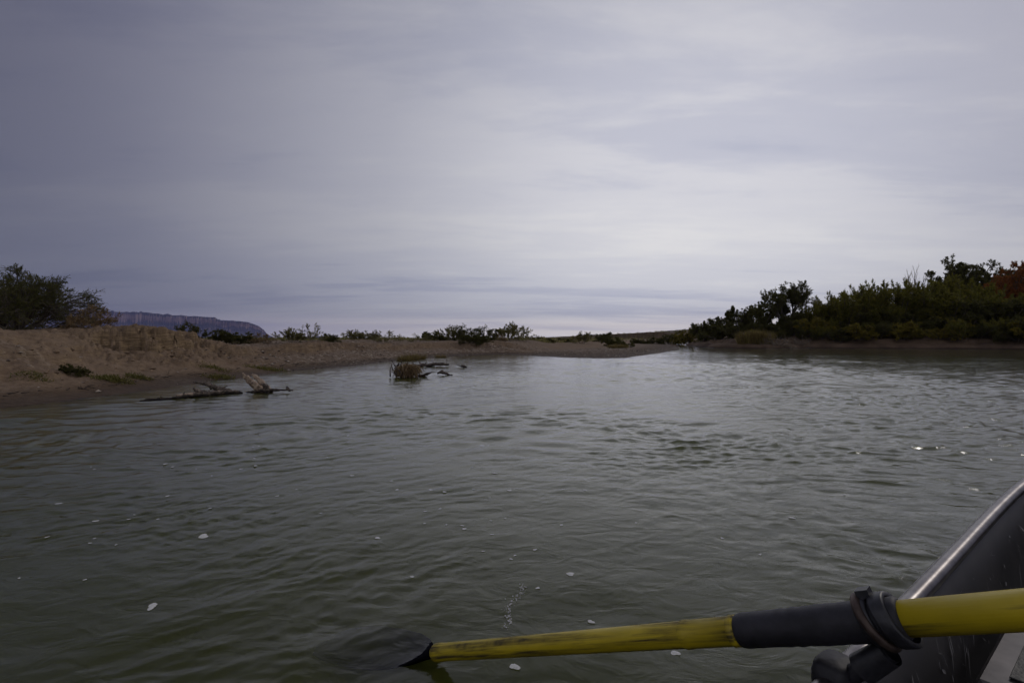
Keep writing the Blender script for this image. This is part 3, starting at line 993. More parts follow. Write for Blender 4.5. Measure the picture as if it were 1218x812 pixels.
tag(obj('grass', mesh_np('grass', np.concatenate(gv), np.concatenate(gqs), None, M['leaf_grass'], False, {'tint': np.concatenate(gt)})), kind='stuff',
    label='thin patches of yellow green ground cover on the sandy beach', cat='grass')

# loose stones on the gravel slope and the bar
rng = np.random.default_rng(79)
oct_v = np.array([[1, 0, 0], [0, 1, 0], [-1, 0, 0], [0, -1, 0], [0, 0, 1], [0, 0, -1]], dtype=float)
oct_t = np.array([[0, 1, 4], [1, 2, 4], [2, 3, 4], [3, 0, 4], [1, 0, 5], [2, 1, 5], [3, 2, 5], [0, 3, 5]])
N = 26000
x = rng.uniform(-14, 14, N)
y = rng.uniform(8, 46, N)
z, sd, isr_, br_, lw_, so_ = terrain(x, y)
dens = np.where(br_ > 0.5, 0.5, np.where(y > 15.5, 1.0, 0.16)) * (fbm(x * 0.7, y * 0.7, 3, 131) * 0.9 + 0.65)
keep = (~isr_) & (sd > 0.05) & (sd < np.where(br_ > 0.5, 7, 3.0)) & (rng.random(N) < dens)
x, y, z = x[keep], y[keep], z[keep]
n = len(x)
r_ = 0.012 + 0.042 * rng.random(n) ** 4
v = np.stack([x, y, z + r_ * 0.2], -1)[:, None] + (oct_v[None] * rng.uniform(0.6, 1.3, (n, 6, 1))) * r_[:, None, None] * np.array([1.2, 1.2, 0.7])
ang = rng.uniform(0, 6.28, n)
M['stones'] = leaf_mat('stones', (0.07, 0.055, 0.045), (0.17, 0.13, 0.10), (0.42, 0.36, 0.29), 0.0)
tag(obj('gravel', mesh_np('gravel', v.reshape(-1, 3), None, (oct_t[None] + (np.arange(n) * 6)[:, None, None]).reshape(-1, 3), M['stones'], False, {'tint': np.repeat(rng.random(n), 6)})), kind='stuff',
    label='loose stones strewn over the gravel slope and the bar', cat='gravel')

# clods of fallen loam and the dark drift line on the beach
rng = np.random.default_rng(83)
N = 9000
x = rng.uniform(-15, -4, N)
y = rng.uniform(6.5, 24, N)
z, sd, isr_, *_ = terrain(x, y)
clod = (sd > 1.3) & (sd < 3.4) & (rng.random(N) < 0.30 + 0.5 * (fbm(x * 0.9, y * 0.9, 3, 151) > 0.1)) & (rng.random(N) < 0.4)
x1, y1, z1 = x[clod], y[clod], z[clod]
n = len(x1)
r_ = 0.015 + 0.06 * rng.random(n) ** 4
v = np.stack([x1, y1, z1 + r_ * 0.15], -1)[:, None] + (oct_v[None] * rng.uniform(0.6, 1.3, (n, 6, 1))) * r_[:, None, None] * np.array([1.2, 1.2, 0.8])
M['clod'] = leaf_mat('clod', (0.10, 0.066, 0.04), (0.19, 0.13, 0.08), (0.30, 0.21, 0.13), 0.0)
tag(obj('rubble', mesh_np('rubble', v.reshape(-1, 3), None, (oct_t[None] + (np.arange(n) * 6)[:, None, None]).reshape(-1, 3), M['clod'], False, {'tint': np.repeat(rng.random(n), 6)})), kind='stuff',
    label='crumbled clods of loam fallen down the cut sand bank', cat='rubble')
line = (np.abs(z - 0.125 - 0.04 * fbm(x * 0.4, y * 0.4, 2, 153)) < 0.018) & (sd > 0.2) & (sd < 2.5)
x2, y2, z2 = x[line], y[line], z[line]
n = len(x2)
th = rng.normal(0.9, 0.7, n)
p = shoots(rng, np.stack([x2, y2, z2 + 0.006], -1), np.stack([np.cos(th), np.sin(th), 0.04 * np.ones(n)], -1), rng.uniform(0.04, 0.2, n), 4, 0.35, 0.0)
vv, qq = tubes(p, rng.uniform(0.003, 0.011, n), rng.uniform(0.002, 0.006, n), 4)
tag(obj('debris', mesh_np('drift_line', vv, qq, None, M['wood_dark_early'], True)), kind='stuff', label='dark line of twigs and flood litter left along the beach', cat='debris')

# far desert scrub, one mass
rng = np.random.default_rng(78)
N = 5200
ang = np.radians(rng.uniform(-50, 30, N))
rad = np.exp(rng.uniform(math.log(55), math.log(1500), N))
x, y = rad * np.sin(ang), rad * np.cos(ang)
z, sd, isr_, *_ = terrain(x, y)
keep = (sd > 14) & (y > 52)
x, y, z = x[keep], y[keep], z[keep]
n = len(x)
sz = rng.uniform(0.25, 0.75, n) * np.where(np.hypot(x, y) > 200, 1.5, 0.8)
m = 26
th = rng.normal(size=(n, m, 3)); th[..., 2] = np.abs(th[..., 2])
d = nrm(th) * rng.uniform(0.4, 1.0, (n, m, 1))
pos = np.stack([x, y, z], -1)[:, None] + d * sz[:, None, None] * np.array([1.3, 1.3, 0.9])
dd = nrm(d + rng.normal(0, 0.6, (n, m, 3)))
ss = nrm(np.cross(dd, rng.normal(size=(n, m, 3))))
ll = sz[:, None, None] * 0.5
v = np.stack([pos - dd * ll * 0.5, pos + ss * ll * 0.3, pos + dd * ll * 0.5, pos - ss * ll * 0.3], 2).reshape(-1, 3)
tint = np.repeat(np.clip(0.5 * rng.random((n, 1)) + 0.5 * rng.random((n, m)), 0, 1)[..., None], 4, -1).ravel()
tag(obj('scrub', mesh_np('scrub', v, np.arange(len(v)).reshape(-1, 4), None, M['leaf_creosote'], False, {'tint': tint})), kind='stuff',
    label='far desert scrub covering the plain behind the river', cat='scrub')

# ---- right bank
def rplant(name, key, u, Y, topv, label, cat, group=None, rz=0.0, wide=1.0, **kw):
    """scale the plant so that its top reaches the given row"""
    x = X(u, Y)
    zt = EYE - (topv - HV) / F * Y
    h = zt - ground_z(x, Y)
    hh = HEIGHTS[key]
    s = h / hh
    return plant(name, key, x, Y, label, cat, group, s * wide, rz, s, **kw)


HEIGHTS = dict(round_tree=6.6, bank_tree=4.6, willow=4.4, willow_thin=4.6, yellow_bush=2.6, cottonwood=7.4, tamarisk=5.0, bare=5.4, dead_brush=1.6, bush_low=1.0)
GW = 'willow thicket along the right bank'
rplant('bank_bush', 'yellow_bush', 818, 80, 391, 'yellow green bush at the water where the inlet begins', 'bush', rz=0.4, wide=1.0)
rplant('bank_bush', 'yellow_bush', 806, 88, 397, 'smallest yellow green bush at the left tip of the right bank thicket', 'bush', rz=1.4)
rplant('bank_tree', 'bank_tree', 836, 74, 383, 'low dark green tree behind the yellow green inlet bush', 'tree', rz=0.2, wide=0.95)
rplant('bank_tree', 'bank_tree', 853, 66, 378, 'dark rounded tree second from the inlet on the right bank', 'tree', rz=1.9, wide=0.9)
rplant('bank_tree', 'bank_tree', 874, 66, 366, 'dark tree leaning over the bank left of the tallest round crown', 'tree', rz=3.3, wide=0.85)
rplant('round_tree', 'round_tree', 931, 64, 338, 'large round-crowned tree with visible branches on the right bank', 'tree', rz=0.6, wide=0.98)
rplant('bank_tree', 'bank_tree', 905, 61, 366, 'dense dark tree under the left side of the large round crown', 'tree', rz=4.4, wide=0.8)
rplant('bank_tree', 'bank_tree', 948, 61, 372, 'dense dark shrub under the right side of the large round crown', 'tree', rz=5.4, wide=0.95)
rplant('bank_bush', 'yellow_bush', 898, 56.5, 392, 'yellow green bush at the water beside the tan reeds', 'bush', rz=2.6, wide=0.8)
wl = [(968, 61, 361, 'willow', 1.0, 'willow clump directly right of the large round crown'),
      (984, 62, 356, 'willow_thin', 1.1, 'thin willow clump second right of the large round crown'),
      (1000, 60, 351, 'willow', 1.0, 'willow clump above the left part of the mud bank'),
      (1014, 63, 343, 'willow_thin', 1.1, 'tall thin willow left of the brighter willow on the right bank'),
      (1030, 60, 344, 'willow', 1.0, 'bright green willow above the pale mud ledge'),
      (1046, 62, 338, 'willow', 1.0, 'broad bright willow left of the bare twigs'),
      (1064, 60, 341, 'willow_thin', 1.2, 'yellow tipped willow in front of the bare twigs'),
      (1080, 62, 335, 'willow', 0.95, 'willow clump around the foot of the bare-twigged tree'),
      (1098, 59, 343, 'willow', 1.1, 'low willow right of the bare-twigged tree'),
      (1114, 61, 331, 'willow_thin', 1.1, 'tall willow left of the dark cottonwoods'),
      (1131, 59, 334, 'willow', 1.0, 'willow in front of the tallest dark cottonwood'),
      (1150, 58, 336, 'willow', 1.0, 'willow between the cottonwood and the rusty tamarisk'),
      (1168, 58, 341, 'willow', 0.9, 'willow touching the left side of the rusty tamarisk')]
for i, (u, Y, tv, key, wd, lab) in enumerate(wl):
    rplant('willow_shrub', key, u, Y, tv, lab, 'willow', GW, i * 2.17, wd * 1.15)
rplant('bare_tree', 'bare', 1088, 64, 318, 'leafless pale tree with thin upright twigs above the willows', 'tree', rz=0.3, wide=0.9)
rplant('bare_tree', 'bare', 1013, 66, 338, 'leafless twigs poking above the left willows', 'tree', rz=1.3, wide=0.7)
GC = 'dark cottonwoods behind the thicket'
for i, (u, Y, tv, wd, lab) in enumerate([(1146, 74, 309, 0.85, 'tallest dark cottonwood behind the willow thicket'),
                                         (1128, 74, 320, 0.8, 'dark cottonwood left of the tallest one'),
                                         (1164, 76, 315, 0.8, 'dark cottonwood right of the tallest one'),
                                         (1184, 78, 322, 0.8, 'dark cottonwood showing above the rusty tamarisk'),
                                         (1203, 78, 320, 0.8, 'dark cottonwood nearest the right frame edge'),
                                         (1236, 76, 318, 1.0, 'dark cottonwood cut off by the right frame edge')]):
    rplant('cottonwood', 'cottonwood', u, Y, tv, lab, 'tree', GC, i * 1.3, wd)
rplant('tamarisk', 'tamarisk', 1192, 61, 329, 'rusty orange tamarisk among green shrubs near the right edge', 'tree', rz=0.2, wide=1.05)
rplant('tamarisk', 'tamarisk', 1220, 60, 313, 'tallest reddish tamarisk, its top against the sky at the right edge', 'tree', rz=2.4, wide=0.85)
rplant('tamarisk', 'tamarisk', 1246, 58, 322, 'reddish tamarisk mostly cut off by the right frame edge, right of the tall one', 'tree', rz=4.4, wide=0.95)
GU = 'dark undergrowth shrubs at the foot of the willows'


def shore_y(u, inland):
    """depth at which the line of sight of column u is this far inside the right bank"""
    ys = np.arange(42, 140, 0.25)
    sd_ = river_sd(X(u, ys), ys)
    ok = np.where(sd_ >= inland)[0]
    return float(ys[ok[0]]) if len(ok) else 75.0


for i in range(20):
    u = 950 + i * 16
    Y = shore_y(u, 7.5 + (i * 3 % 4) * 0.6)
    rplant('undergrowth_shrub', ['bank_tree', 'willow'][i % 2], u, Y, [372, 366, 370, 363][i % 4] - (14 if u > 1110 else 0),
           'low shrub in the undergrowth row along the foot of the right bank thicket', 'shrub', GU, i * 2.3, 1.35)
for i in range(34):
    u = 846 + i * 11.8
    front = i % 2
    Y = shore_y(u, (2.2 if front else 4.4) + (i * 7 % 5) * 0.25)
    tv = [388, 381, 385, 378, 383, 379, 386][i % 7] - (6 if u > 1130 else 0) + (5 if front else 0)
    if 872 < u < 922 and front:
        continue
    rplant('undergrowth_shrub', ['bank_tree', 'willow', 'yellow_bush'][(i * 5 + i // 3) % 3] if u > 960 else 'bank_tree', u, Y, tv,
           'low shrub in the undergrowth row along the foot of the right bank thicket', 'shrub', GU, i * 1.9, 1.25 if tv < 384 else 1.6)
rplant('dead_brush', 'dead_brush', 926, 52.8, 395, 'tangle of dead grey branches hanging over the water', 'dead brush', rz=0.2, wide=1.25)
rplant('dead_brush', 'dead_brush', 950, 54.6, 398, 'smaller tangle of dead branches on the mud right of the larger one', 'dead brush', rz=1.7, wide=1.2)
for i, (u, Y, s, lab) in enumerate([(884, 54.5, 0.85, 'tan reed clump at the left end of the reed bed'), (893, 54.2, 0.9, 'tan reed clump in the middle of the reed bed'),
                                    (903, 54, 0.95, 'tallest tan reed clump beside the yellow green bush'), (912, 53.6, 0.85, 'tan reed clump nearest the dead brush')]):
    blades('reed_clump', REED, X(u, Y), Y, lab, 'reeds', 'tan reeds at the right bank', s, i * 1.1, s)
for i, (u, Y, s) in enumerate([(1158, 57, 1.4), (1168, 57.5, 1.5), (1178, 58, 1.4), (1150, 56, 1.2)]):
    blades('green_tussock', TUFT, X(u, Y), Y, ['second yellow green tussock up the slope below the tamarisk', 'large yellow green tussock on the slope below the tamarisk',
                                               'highest yellow green tussock below the tamarisk', 'lowest yellow green tussock on the right mud bank'][i], 'grass tussock', 'tussocks on the right bank slope', s, i)

# ------------------------------------------------------------------ driftwood
def wood_mat(name, a, b, c):
    m, nt, out = new_mat(name)
    p = principled(nt, out, Roughness=0.8)
    f = tex_noise(nt, 14, 6, 0.6, stretch=(1, 1, 1))
    geo = nd(nt, 'ShaderNodeNewGeometry')
    sp = nd(nt, 'ShaderNodeSeparateXYZ')
    nt.links.new(geo.outputs['Position'], sp.inputs[0])
    base = ramp(nt, f, [(0.33, a), (0.5, b), (0.68, c)])
    wet = ramp(nt, math_node(nt, 'ADD', sp.outputs[2], math_node(nt, 'MULTIPLY', f, 0.05)), [(0.045, (0.25, 0.23, 0.22)), (0.10, (1, 1, 1))])
    nt.links.new(mixcol(nt, 1.0, base, wet, 'MULTIPLY'), p.inputs['Base Color'])
    b_ = nd(nt, 'ShaderNodeBump')
    setin(b_, Strength=0.6, Distance=0.015)
    nt.links.new(f, b_.inputs['Height'])
    nt.links.new(b_.outputs[0], p.inputs['Normal'])
    return m


M['wood_pale'] = wood_mat('driftwood_pale', (0.16, 0.11, 0.075), (0.36, 0.27, 0.19), (0.50, 0.40, 0.30))
M['wood_dark'] = wood_mat('driftwood_dark', (0.035, 0.027, 0.022), (0.09, 0.07, 0.055), (0.24, 0.19, 0.15))


def wood_mesh(name, limbs, mat, seed=1, sides=10):
    """limbs: list of polylines [(point, radius), ...] joined into one mesh with lumpy, closed, tapering limbs"""
    rng = np.random.default_rng(seed)
    vs_, qs, ts, n0 = [], [], [], 0
    for limb in limbs:
        P = np.array([p for p, r in limb], dtype=float)
        r = np.array([r for p, r in limb], dtype=float)
        k = max(8, len(P) * 5)
        tt = np.linspace(0, len(P) - 1, k)
        idx = np.arange(len(P))
        Q = np.stack([np.interp(tt, idx, P[:, a]) for a in range(3)], -1)
        # smooth a little
        for _ in range(2):
            Q[1:-1] = 0.5 * Q[1:-1] + 0.25 * (Q[:-2] + Q[2:])
        rr = np.interp(tt, idx, r) * (1 + rng.normal(0, 0.10, k))
        Q[1:-1] += rng.normal(0, 1, (k - 2, 3)) * rr[1:-1, None] * 0.18
        tan = nrm(np.gradient(Q, axis=0))
        ref = np.array([0.3, 0.2, 1.0]) if abs(tan[0, 2]) < 0.9 else np.array([1.0, 0, 0])
        a = nrm(np.cross(tan, ref))
        b = np.cross(tan, a)
        th = np.arange(sides) * 2 * np.pi / sides
        ell = 1 + 0.16 * np.sin(2 * th + rng.uniform(0, 6)) + 0.10 * np.sin(3 * th + rng.uniform(0, 6))
        v = Q[:, None] + (rr[:, None] * ell[None])[..., None] * (np.cos(th)[None, :, None] * a[:, None] + np.sin(th)[None, :, None] * b[:, None])
        v = v + rng.normal(0, 1, v.shape) * rr[:, None, None] * 0.05
        i = np.arange(k - 1)[:, None] * sides
        j = np.arange(sides)[None]
        j2 = (j + 1) % sides
        q = np.stack([i + j, i + j2, i + sides + j2, i + sides + j], -1).reshape(-1, 4)
        v = np.concatenate([v.reshape(-1, 3), Q[:1], Q[-1:] + tan[-1:] * rr[-1] * 0.5])
        c0, c1 = k * sides, k * sides + 1
        jj = np.arange(sides)
        t = np.concatenate([np.stack([np.full(sides, c0), (jj + 1) % sides, jj], -1), np.stack([np.full(sides, c1), (k - 1) * sides + jj, (k - 1) * sides + (jj + 1) % sides], -1)])
        vs_.append(v); qs.append(q + n0); ts.append(t + n0); n0 += len(v)
    return mesh_np(name, np.concatenate(vs_), np.concatenate(qs), np.concatenate(ts), M[mat], True)


def L(Y, *pts):
    """limb from photo pixels: (u, v, radius[, depth shift])"""
    return [(at(p[0], p[1], Y + (p[3] if len(p) > 3 else 0)), p[2]) for p in pts]


def LB(*pts, lift=0.0):
    """limb lying on the water: depth follows the line of the sunken log"""
    out = []
    for u, v_, r, *sh in pts:
        Yl = float(np.interp(u, [165, 190, 225, 260, 292], [8.25, 8.4, 8.75, 9.25, 9.5])) + (sh[0] if sh else 0)
        out.append((at(u, v_, Yl), r))
    return out


dw = empty('driftwood_branch', tuple(at(245, 471, 9.0)))
tag(dw, 'long grey driftwood branch lying half sunk by the left bank, forked end raised', 'driftwood')


def child_mesh(o, parent):
    o.parent = parent
    o.matrix_parent_inverse = Matrix.Translation(-parent.location)
    return o


child_mesh(obj('main_stem', wood_mesh('stem', [
    LB((166, 477, 0.012), (180, 475.2, 0.018), (193, 474.6, 0.022), (207, 473.6, 0.026), (222, 471.2, 0.03), (238, 469.8, 0.042), (252, 468.2, 0.048), (266, 466.8, 0.046), (278, 467, 0.036), (288, 467.2, 0.02))], 'wood_dark', 3)), dw)
child_mesh(obj('fork', wood_mesh('fork', [
    LB((230, 454, 0.014, 0.2), (238, 454.8, 0.024, 0.2), (247, 457, 0.036, 0.15), (255, 460.8, 0.042, 0.1), (263, 463.8, 0.046, 0.05), (276, 466.3, 0.036), (286, 467, 0.024))], 'wood_dark', 4)), dw)
child_mesh(obj('fork', wood_mesh('fork', [
    LB((209, 470.2, 0.014), (222, 468.8, 0.02), (238, 468, 0.024), (252, 467.4, 0.03), (266, 466, 0.036))], 'wood_pale', 5)), dw)
child_mesh(obj('snapped_knot', wood_mesh('knot', [
    LB((230, 461.5, 0.010), (233, 464, 0.026), (238, 466.4, 0.036), (246, 468.6, 0.04), (256, 468.6, 0.035)),
    LB((243, 463.5, 0.008), (240.5, 466, 0.016), (242, 468.5, 0.024))], 'wood_dark', 6)), dw)
for tw in (((262, 464.5, 0.012), (266, 461, 0.01), (271, 458.5, 0.005)), ((246, 458, 0.012), (243, 455, 0.008), (242.5, 452, 0.004)),
           ((216, 471, 0.012), (219, 467.5, 0.008), (220, 465.5, 0.004)), ((191, 471.4, 0.008), (193, 473.4, 0.014), (200, 474.4, 0.016)),
           ((173, 474.0, 0.008), (181, 474.2, 0.010), (188, 475.2, 0.012), (198, 474.4, 0.014))):
    child_mesh(obj('twig', wood_mesh('twig', [LB(*tw)], 'wood_dark', int(tw[0][0]))), dw)

Y = 9.6
st = empty('driftwood_stump', tuple(at(312, 466, Y)))
tag(st, 'pale splintered stump with two broken prongs pointing up out of the water', 'driftwood')
child_mesh(obj('prong', wood_mesh('prong', [L(Y, (288.5, 443, 0.004), (290.5, 446.5, 0.026), (295, 451.5, 0.044), (302, 457.5, 0.056), (308, 462, 0.058), (316, 467, 0.045))], 'wood_pale', 8, 14)), st)
child_mesh(obj('prong', wood_mesh('prong', [L(Y + 0.12, (300, 445, 0.012), (304, 447.5, 0.034), (310, 453, 0.042), (315, 459, 0.048), (319, 464, 0.058), (321, 469, 0.05))], 'wood_pale', 9, 14)), st)
child_mesh(obj('root_knot', wood_mesh('root', [
    L(Y - 0.05, (311, 456, 0.016), (315.5, 458.5, 0.04), (318.5, 463, 0.055), (319, 469, 0.05)),
    L(Y - 0.02, (293, 466.8, 0.016), (304, 465.6, 0.028), (315, 464.5, 0.042), (325, 463.2, 0.04), (335, 463.4, 0.02), (348, 463.8, 0.014)),
    L(Y - 0.02, (341, 460, 0.018), (342.5, 462.3, 0.026), (345, 464.5, 0.02))], 'wood_dark', 10)), st)
tag(obj('stick', wood_mesh('stick', [L(8.2, (121, 483, 0.012), (122.5, 485, 0.018), (122, 488, 0.016))], 'wood_dark', 13, 7)),
    'tiny dark stick end poking out of the shallows left of the driftwood', 'stick')

# debris clump snagged mid-river
Yd = 13.4
c = at(483, 449, Yd)
db = empty('debris_clump', (c[0], c[1], 0.03))
db.scale = (1.1, 1.1, 1.0)
tag(db, 'brown clump of drowned reeds and sticks snagged mid-river', 'debris')
rng = np.random.default_rng(91)
n = 900
stt = np.stack([rng.normal(0.05, 0.11, n), rng.normal(0, 0.08, n), rng.uniform(0.10, 0.30, n)], -1)
p = shoots(rng, stt, np.stack([rng.normal(0.05, 0.9, n), rng.normal(-0.15, 0.7, n), rng.uniform(-0.1, 0.7, n)], -1), rng.uniform(0.2, 0.42, n), 6, 0.4, -3.0)
s = nrm(np.cross(p[:, 1] - p[:, 0], rng.normal(size=(n, 3))))[:, None]
w = 0.012 * np.array([0.7, 1, 1, 0.9, 0.6, 0.15])[None, :, None]
v = np.stack([p + s * w * 0.5, p - s * w * 0.5], 2).reshape(-1, 3)
base = (np.arange(n) * 12)[:, None] + (np.arange(5) * 2)[None]
q = np.stack([base, base + 1, base + 3, base + 2], -1).reshape(-1, 4)
obj('reeds', mesh_np('debris_reeds', v, q, None, M['leaf_dry'], False, {'tint': np.repeat(rng.random(n) ** 1.3, 12)}), db)
lim = []
for i in range(30):
    a = np.array([rng.normal(0.0, 0.13), rng.normal(0, 0.12), rng.uniform(-0.03, 0.05)])
    d = np.array([rng.normal(-0.2, 0.6), rng.normal(0, 0.4), rng.uniform(0.2, 1.0)])
    ln = rng.uniform(0.2, 0.46)
    mid = a + d / np.linalg.norm(d) * ln * 0.5 + rng.normal(0, 0.03, 3)
    tip = a + d / np.linalg.norm(d) * ln
    tip[2] = min(tip[2], 0.42)
    lim.append([(a, 0.02), (mid, 0.014), (tip, 0.006)])
lim.append([((-0.2, 0, 0.0), 0.05), ((-0.24, 0.0, 0.16), 0.05), ((-0.17, 0.0, 0.33), 0.03)])
obj('sticks', wood_mesh('debris_sticks', lim, 'wood_dark', 14, 6), db)
obj('sticks', wood_mesh('debris_sticks_pale', [[((0.0, -0.2, 0.0), 0.012), ((-0.02, -0.2, 0.14), 0.012), ((-0.06, -0.16, 0.32), 0.008)],
                                               [((0.08, -0.18, 0.02), 0.010), ((0.05, -0.2, 0.16), 0.010), ((0.06, -0.16, 0.27), 0.006)]], 'wood_pale', 15, 6), db)


def float_sticks(name, Y, spec, label, mat='wood_dark', seed=1):
    tag(obj(name, wood_mesh(name, [L(Y, *s_) for s_ in spec], mat, seed, 7)), label, 'driftwood')


float_sticks('floating_branch', 13.5, [[(494, 447, 0.02), (504, 446.5, 0.025), (512, 444, 0.014), (513.5, 442, 0.006)], [(500, 446, 0.015), (503, 447.5, 0.03), (509, 448.5, 0.02)]],
             'thin dark floating branch just right of the debris clump', seed=21)
float_sticks('floating_branch', 18.6, [[(493, 436, 0.03), (500, 434.5, 0.05), (512, 433.5, 0.05), (524, 432.5, 0.06), (534, 433.5, 0.03)], [(502, 435, 0.03), (500, 431.5, 0.02), (498, 430.5, 0.008)],
                                       [(516, 433, 0.02), (515, 430, 0.012), (513, 429, 0.006)], [(531, 433, 0.015), (531.5, 428, 0.008), (531.5, 424.5, 0.005)], [(508, 434, 0.02), (506, 431.5, 0.014), (508, 430, 0.006)]],
             'longest dark snag floating behind the debris clump, one thin twig upright', seed=22)
float_sticks('floating_branch', 14.2, [[(520, 444, 0.02), (525, 442.5, 0.045), (529, 443.5, 0.04), (536, 446.5, 0.025), (538, 445.5, 0.02)], [(523, 443, 0.03), (525.5, 441, 0.025), (528, 442, 0.01)]],
             'short lumpy driftwood piece floating right of the thin branch', seed=23)
float_sticks('floating_branch', 17.8, [[(543, 433.5, 0.008), (548, 435.5, 0.02), (551, 435.2, 0.05), (555, 436.5, 0.03)], [(549, 436, 0.02), (551, 434, 0.02), (552.5, 434, 0.008)]],
             'small dark snag farthest right in the river, level with the far bank', seed=24)

# ------------------------------------------------------------------ foam flecks
rng = np.random.default_rng(5)


def foam_mesh(seed, n=18):
    r = np.random.default_rng(seed)
    th = np.arange(n) * 2 * np.pi / n
    rad = 1 + 0.22 * np.cos(2 * th + r.uniform(0, 6)) + 0.14 * np.cos(3 * th + r.uniform(0, 6)) + r.normal(0, 0.05, n)
    ringo = np.stack([np.cos(th) * rad, np.sin(th) * rad * 0.8, np.zeros(n)], -1)
    ringi = ringo * 0.72 + np.array([0, 0, 0.14])
    ctr = np.array([[0, 0, 0.17]])
    v = np.concatenate([ringo, ringi, ctr])
    j = np.arange(n); j2 = (j + 1) % n
    q = np.stack([j, j2, n + j2, n + j], -1)
    t = np.stack([n + j, n + j2, np.full(n, 2 * n)], -1)
    return mesh_np('foam_fleck', v, q, t, M['foam'], True)


FOAM = [foam_mesh(i) for i in range(6)]


def foam(u, v, wpx, label, group=None):
    Y = EYE * F / (v - HV)
    x = X(u, Y)
    o = obj('foam_fleck', FOAM[rng.integers(6)])
    s = 0.5 * wpx / F * Y
    z, dx, dy = waves(np.array([x]), np.array([Y]), None)
    o.location = (x + float(dx[0]), Y + float(dy[0]), float(z[0]) + 0.002)
    o.rotation_euler = (0, 0, rng.uniform(0, 6.28))
    o.scale = (s, s * rng.uniform(0.8, 1.4), s * 0.5)
    return tag(o, label, 'foam', group)


foam(242, 637.5, 13, 'largest white foam fleck on the water at centre left')
foam(181, 720.5, 15, 'white foam fleck alone in the lower left water')
foam(678, 683, 11, 'round white foam fleck right of the bubble trail')
foam(703, 738, 7, 'small foam fleck just above the yellow oar shaft')
foam(803, 776, 11, 'foam fleck hidden partly beneath the right part of the oar shaft')
foam(613, 794, 11, 'foam fleck floating just below the oar shaft')
GF = 'small foam flecks scattered over the river'
pts = [(217, 536), (233, 558), (196, 552), (206, 555), (252, 566), (200, 590), (188, 616), (160, 613), (152, 618), (108, 555), (112, 558), (286, 557), (250, 605), (114, 619), (137, 648), (107, 646), (112, 640),
       (22, 687), (100, 690), (300, 532), (303, 545), (389, 544), (304, 554), (418, 566), (330, 590), (352, 582), (309, 530), (465, 572), (472, 582), (529, 585), (512, 582), (564, 582), (582, 592), (505, 608), (523, 605),
       (549, 625), (531, 624), (600, 616), (585, 619), (585, 636), (637, 654), (553, 629), (506, 623), (572, 529), (580, 530), (562, 555), (588, 563), (415, 519), (492, 502), (667, 504), (668, 582), (696, 583), (667, 624),
       (605, 584), (613, 661), (608, 665), (574, 656), (489, 686), (880, 561), (942, 617), (1005, 588), (1060, 596), (756, 622), (860, 640), (905, 660), (640, 700), (450, 640), (470, 545), (380, 610), (70, 600), (55, 640)]
for k, (u, v_) in enumerate(pts):
    foam(u + rng.uniform(-1, 1), v_, (2.6 + 3.2 * rng.random() ** 2) * (0.8 + 0.35 * (v_ - 500) / 150), 'tiny white foam fleck among the many drifting on the river', GF)
# bubble trail left by the oar stroke
bv, bq, n0 = [], [], 0
for k in range(230):
    t = rng.random() ** 0.8
    u = np.interp(t, [0, 0.35, 1], [620, 613, 598]) + rng.normal(0, 2.2) + 5 * math.sin(t * 9)
    v_ = np.interp(t, [0, 1], [694, 746]) + rng.normal(0, 2)
    Yb = EYE * F / (v_ - HV)
    xb = X(u, Yb)
    rr = 0.0011 + 0.0034 * rng.random() ** 4
    zz, ddx, ddy = waves(np.array([xb]), np.array([Yb]), None)
    cpt = np.array([xb + ddx[0], Yb + ddy[0], zz[0] + rr * 0.4])
    o8 = np.array([[1, 0, 0], [0, 1, 0], [-1, 0, 0], [0, -1, 0], [0, 0, 1], [0, 0, -1]]) * rr
    bv.append(cpt + o8)
    tri8 = np.array([[0, 1, 4], [1, 2, 4], [2, 3, 4], [3, 0, 4], [1, 0, 5], [2, 1, 5], [3, 2, 5], [0, 3, 5]])
    bq.append(tri8 + n0); n0 += 6
tag(obj('bubbles', mesh_np('bubbles', np.concatenate(bv), None, np.concatenate(bq), M['foam'], True)), 'trail of tiny bubbles on the water behind the oar blade', 'bubbles', kind='stuff')

# ------------------------------------------------------------------ boat
HEAD = Vector((0.788, 0.616, 0)).normalized()     # bow direction
PORT = Vector((-0.616, 0.788, 0)).normalized()    # towards the oar side
CT = 0.335 - 0.68                                 # camera offset: centreline lies 0.345 m to starboard of the eye


def bp(s, t, z):
    """boat coordinates: s towards the bow from abeam of the eye, t to port of the centreline"""
    p = HEAD * s + PORT * (t + CT)
    return np.array([p.x, p.y, z])


def half(s):
    a = 0.68
    if s > 1.7:
        a *= 1 - ((s - 1.7) / 3.0) ** 3.0
    if s < 0:
        a *= 1 - 0.25 * (s / -1.4) ** 2
    return max(a, 0.02)


def sheer(s):
    return 0.45 + 0.012 * max(0, s - 1.0) ** 2


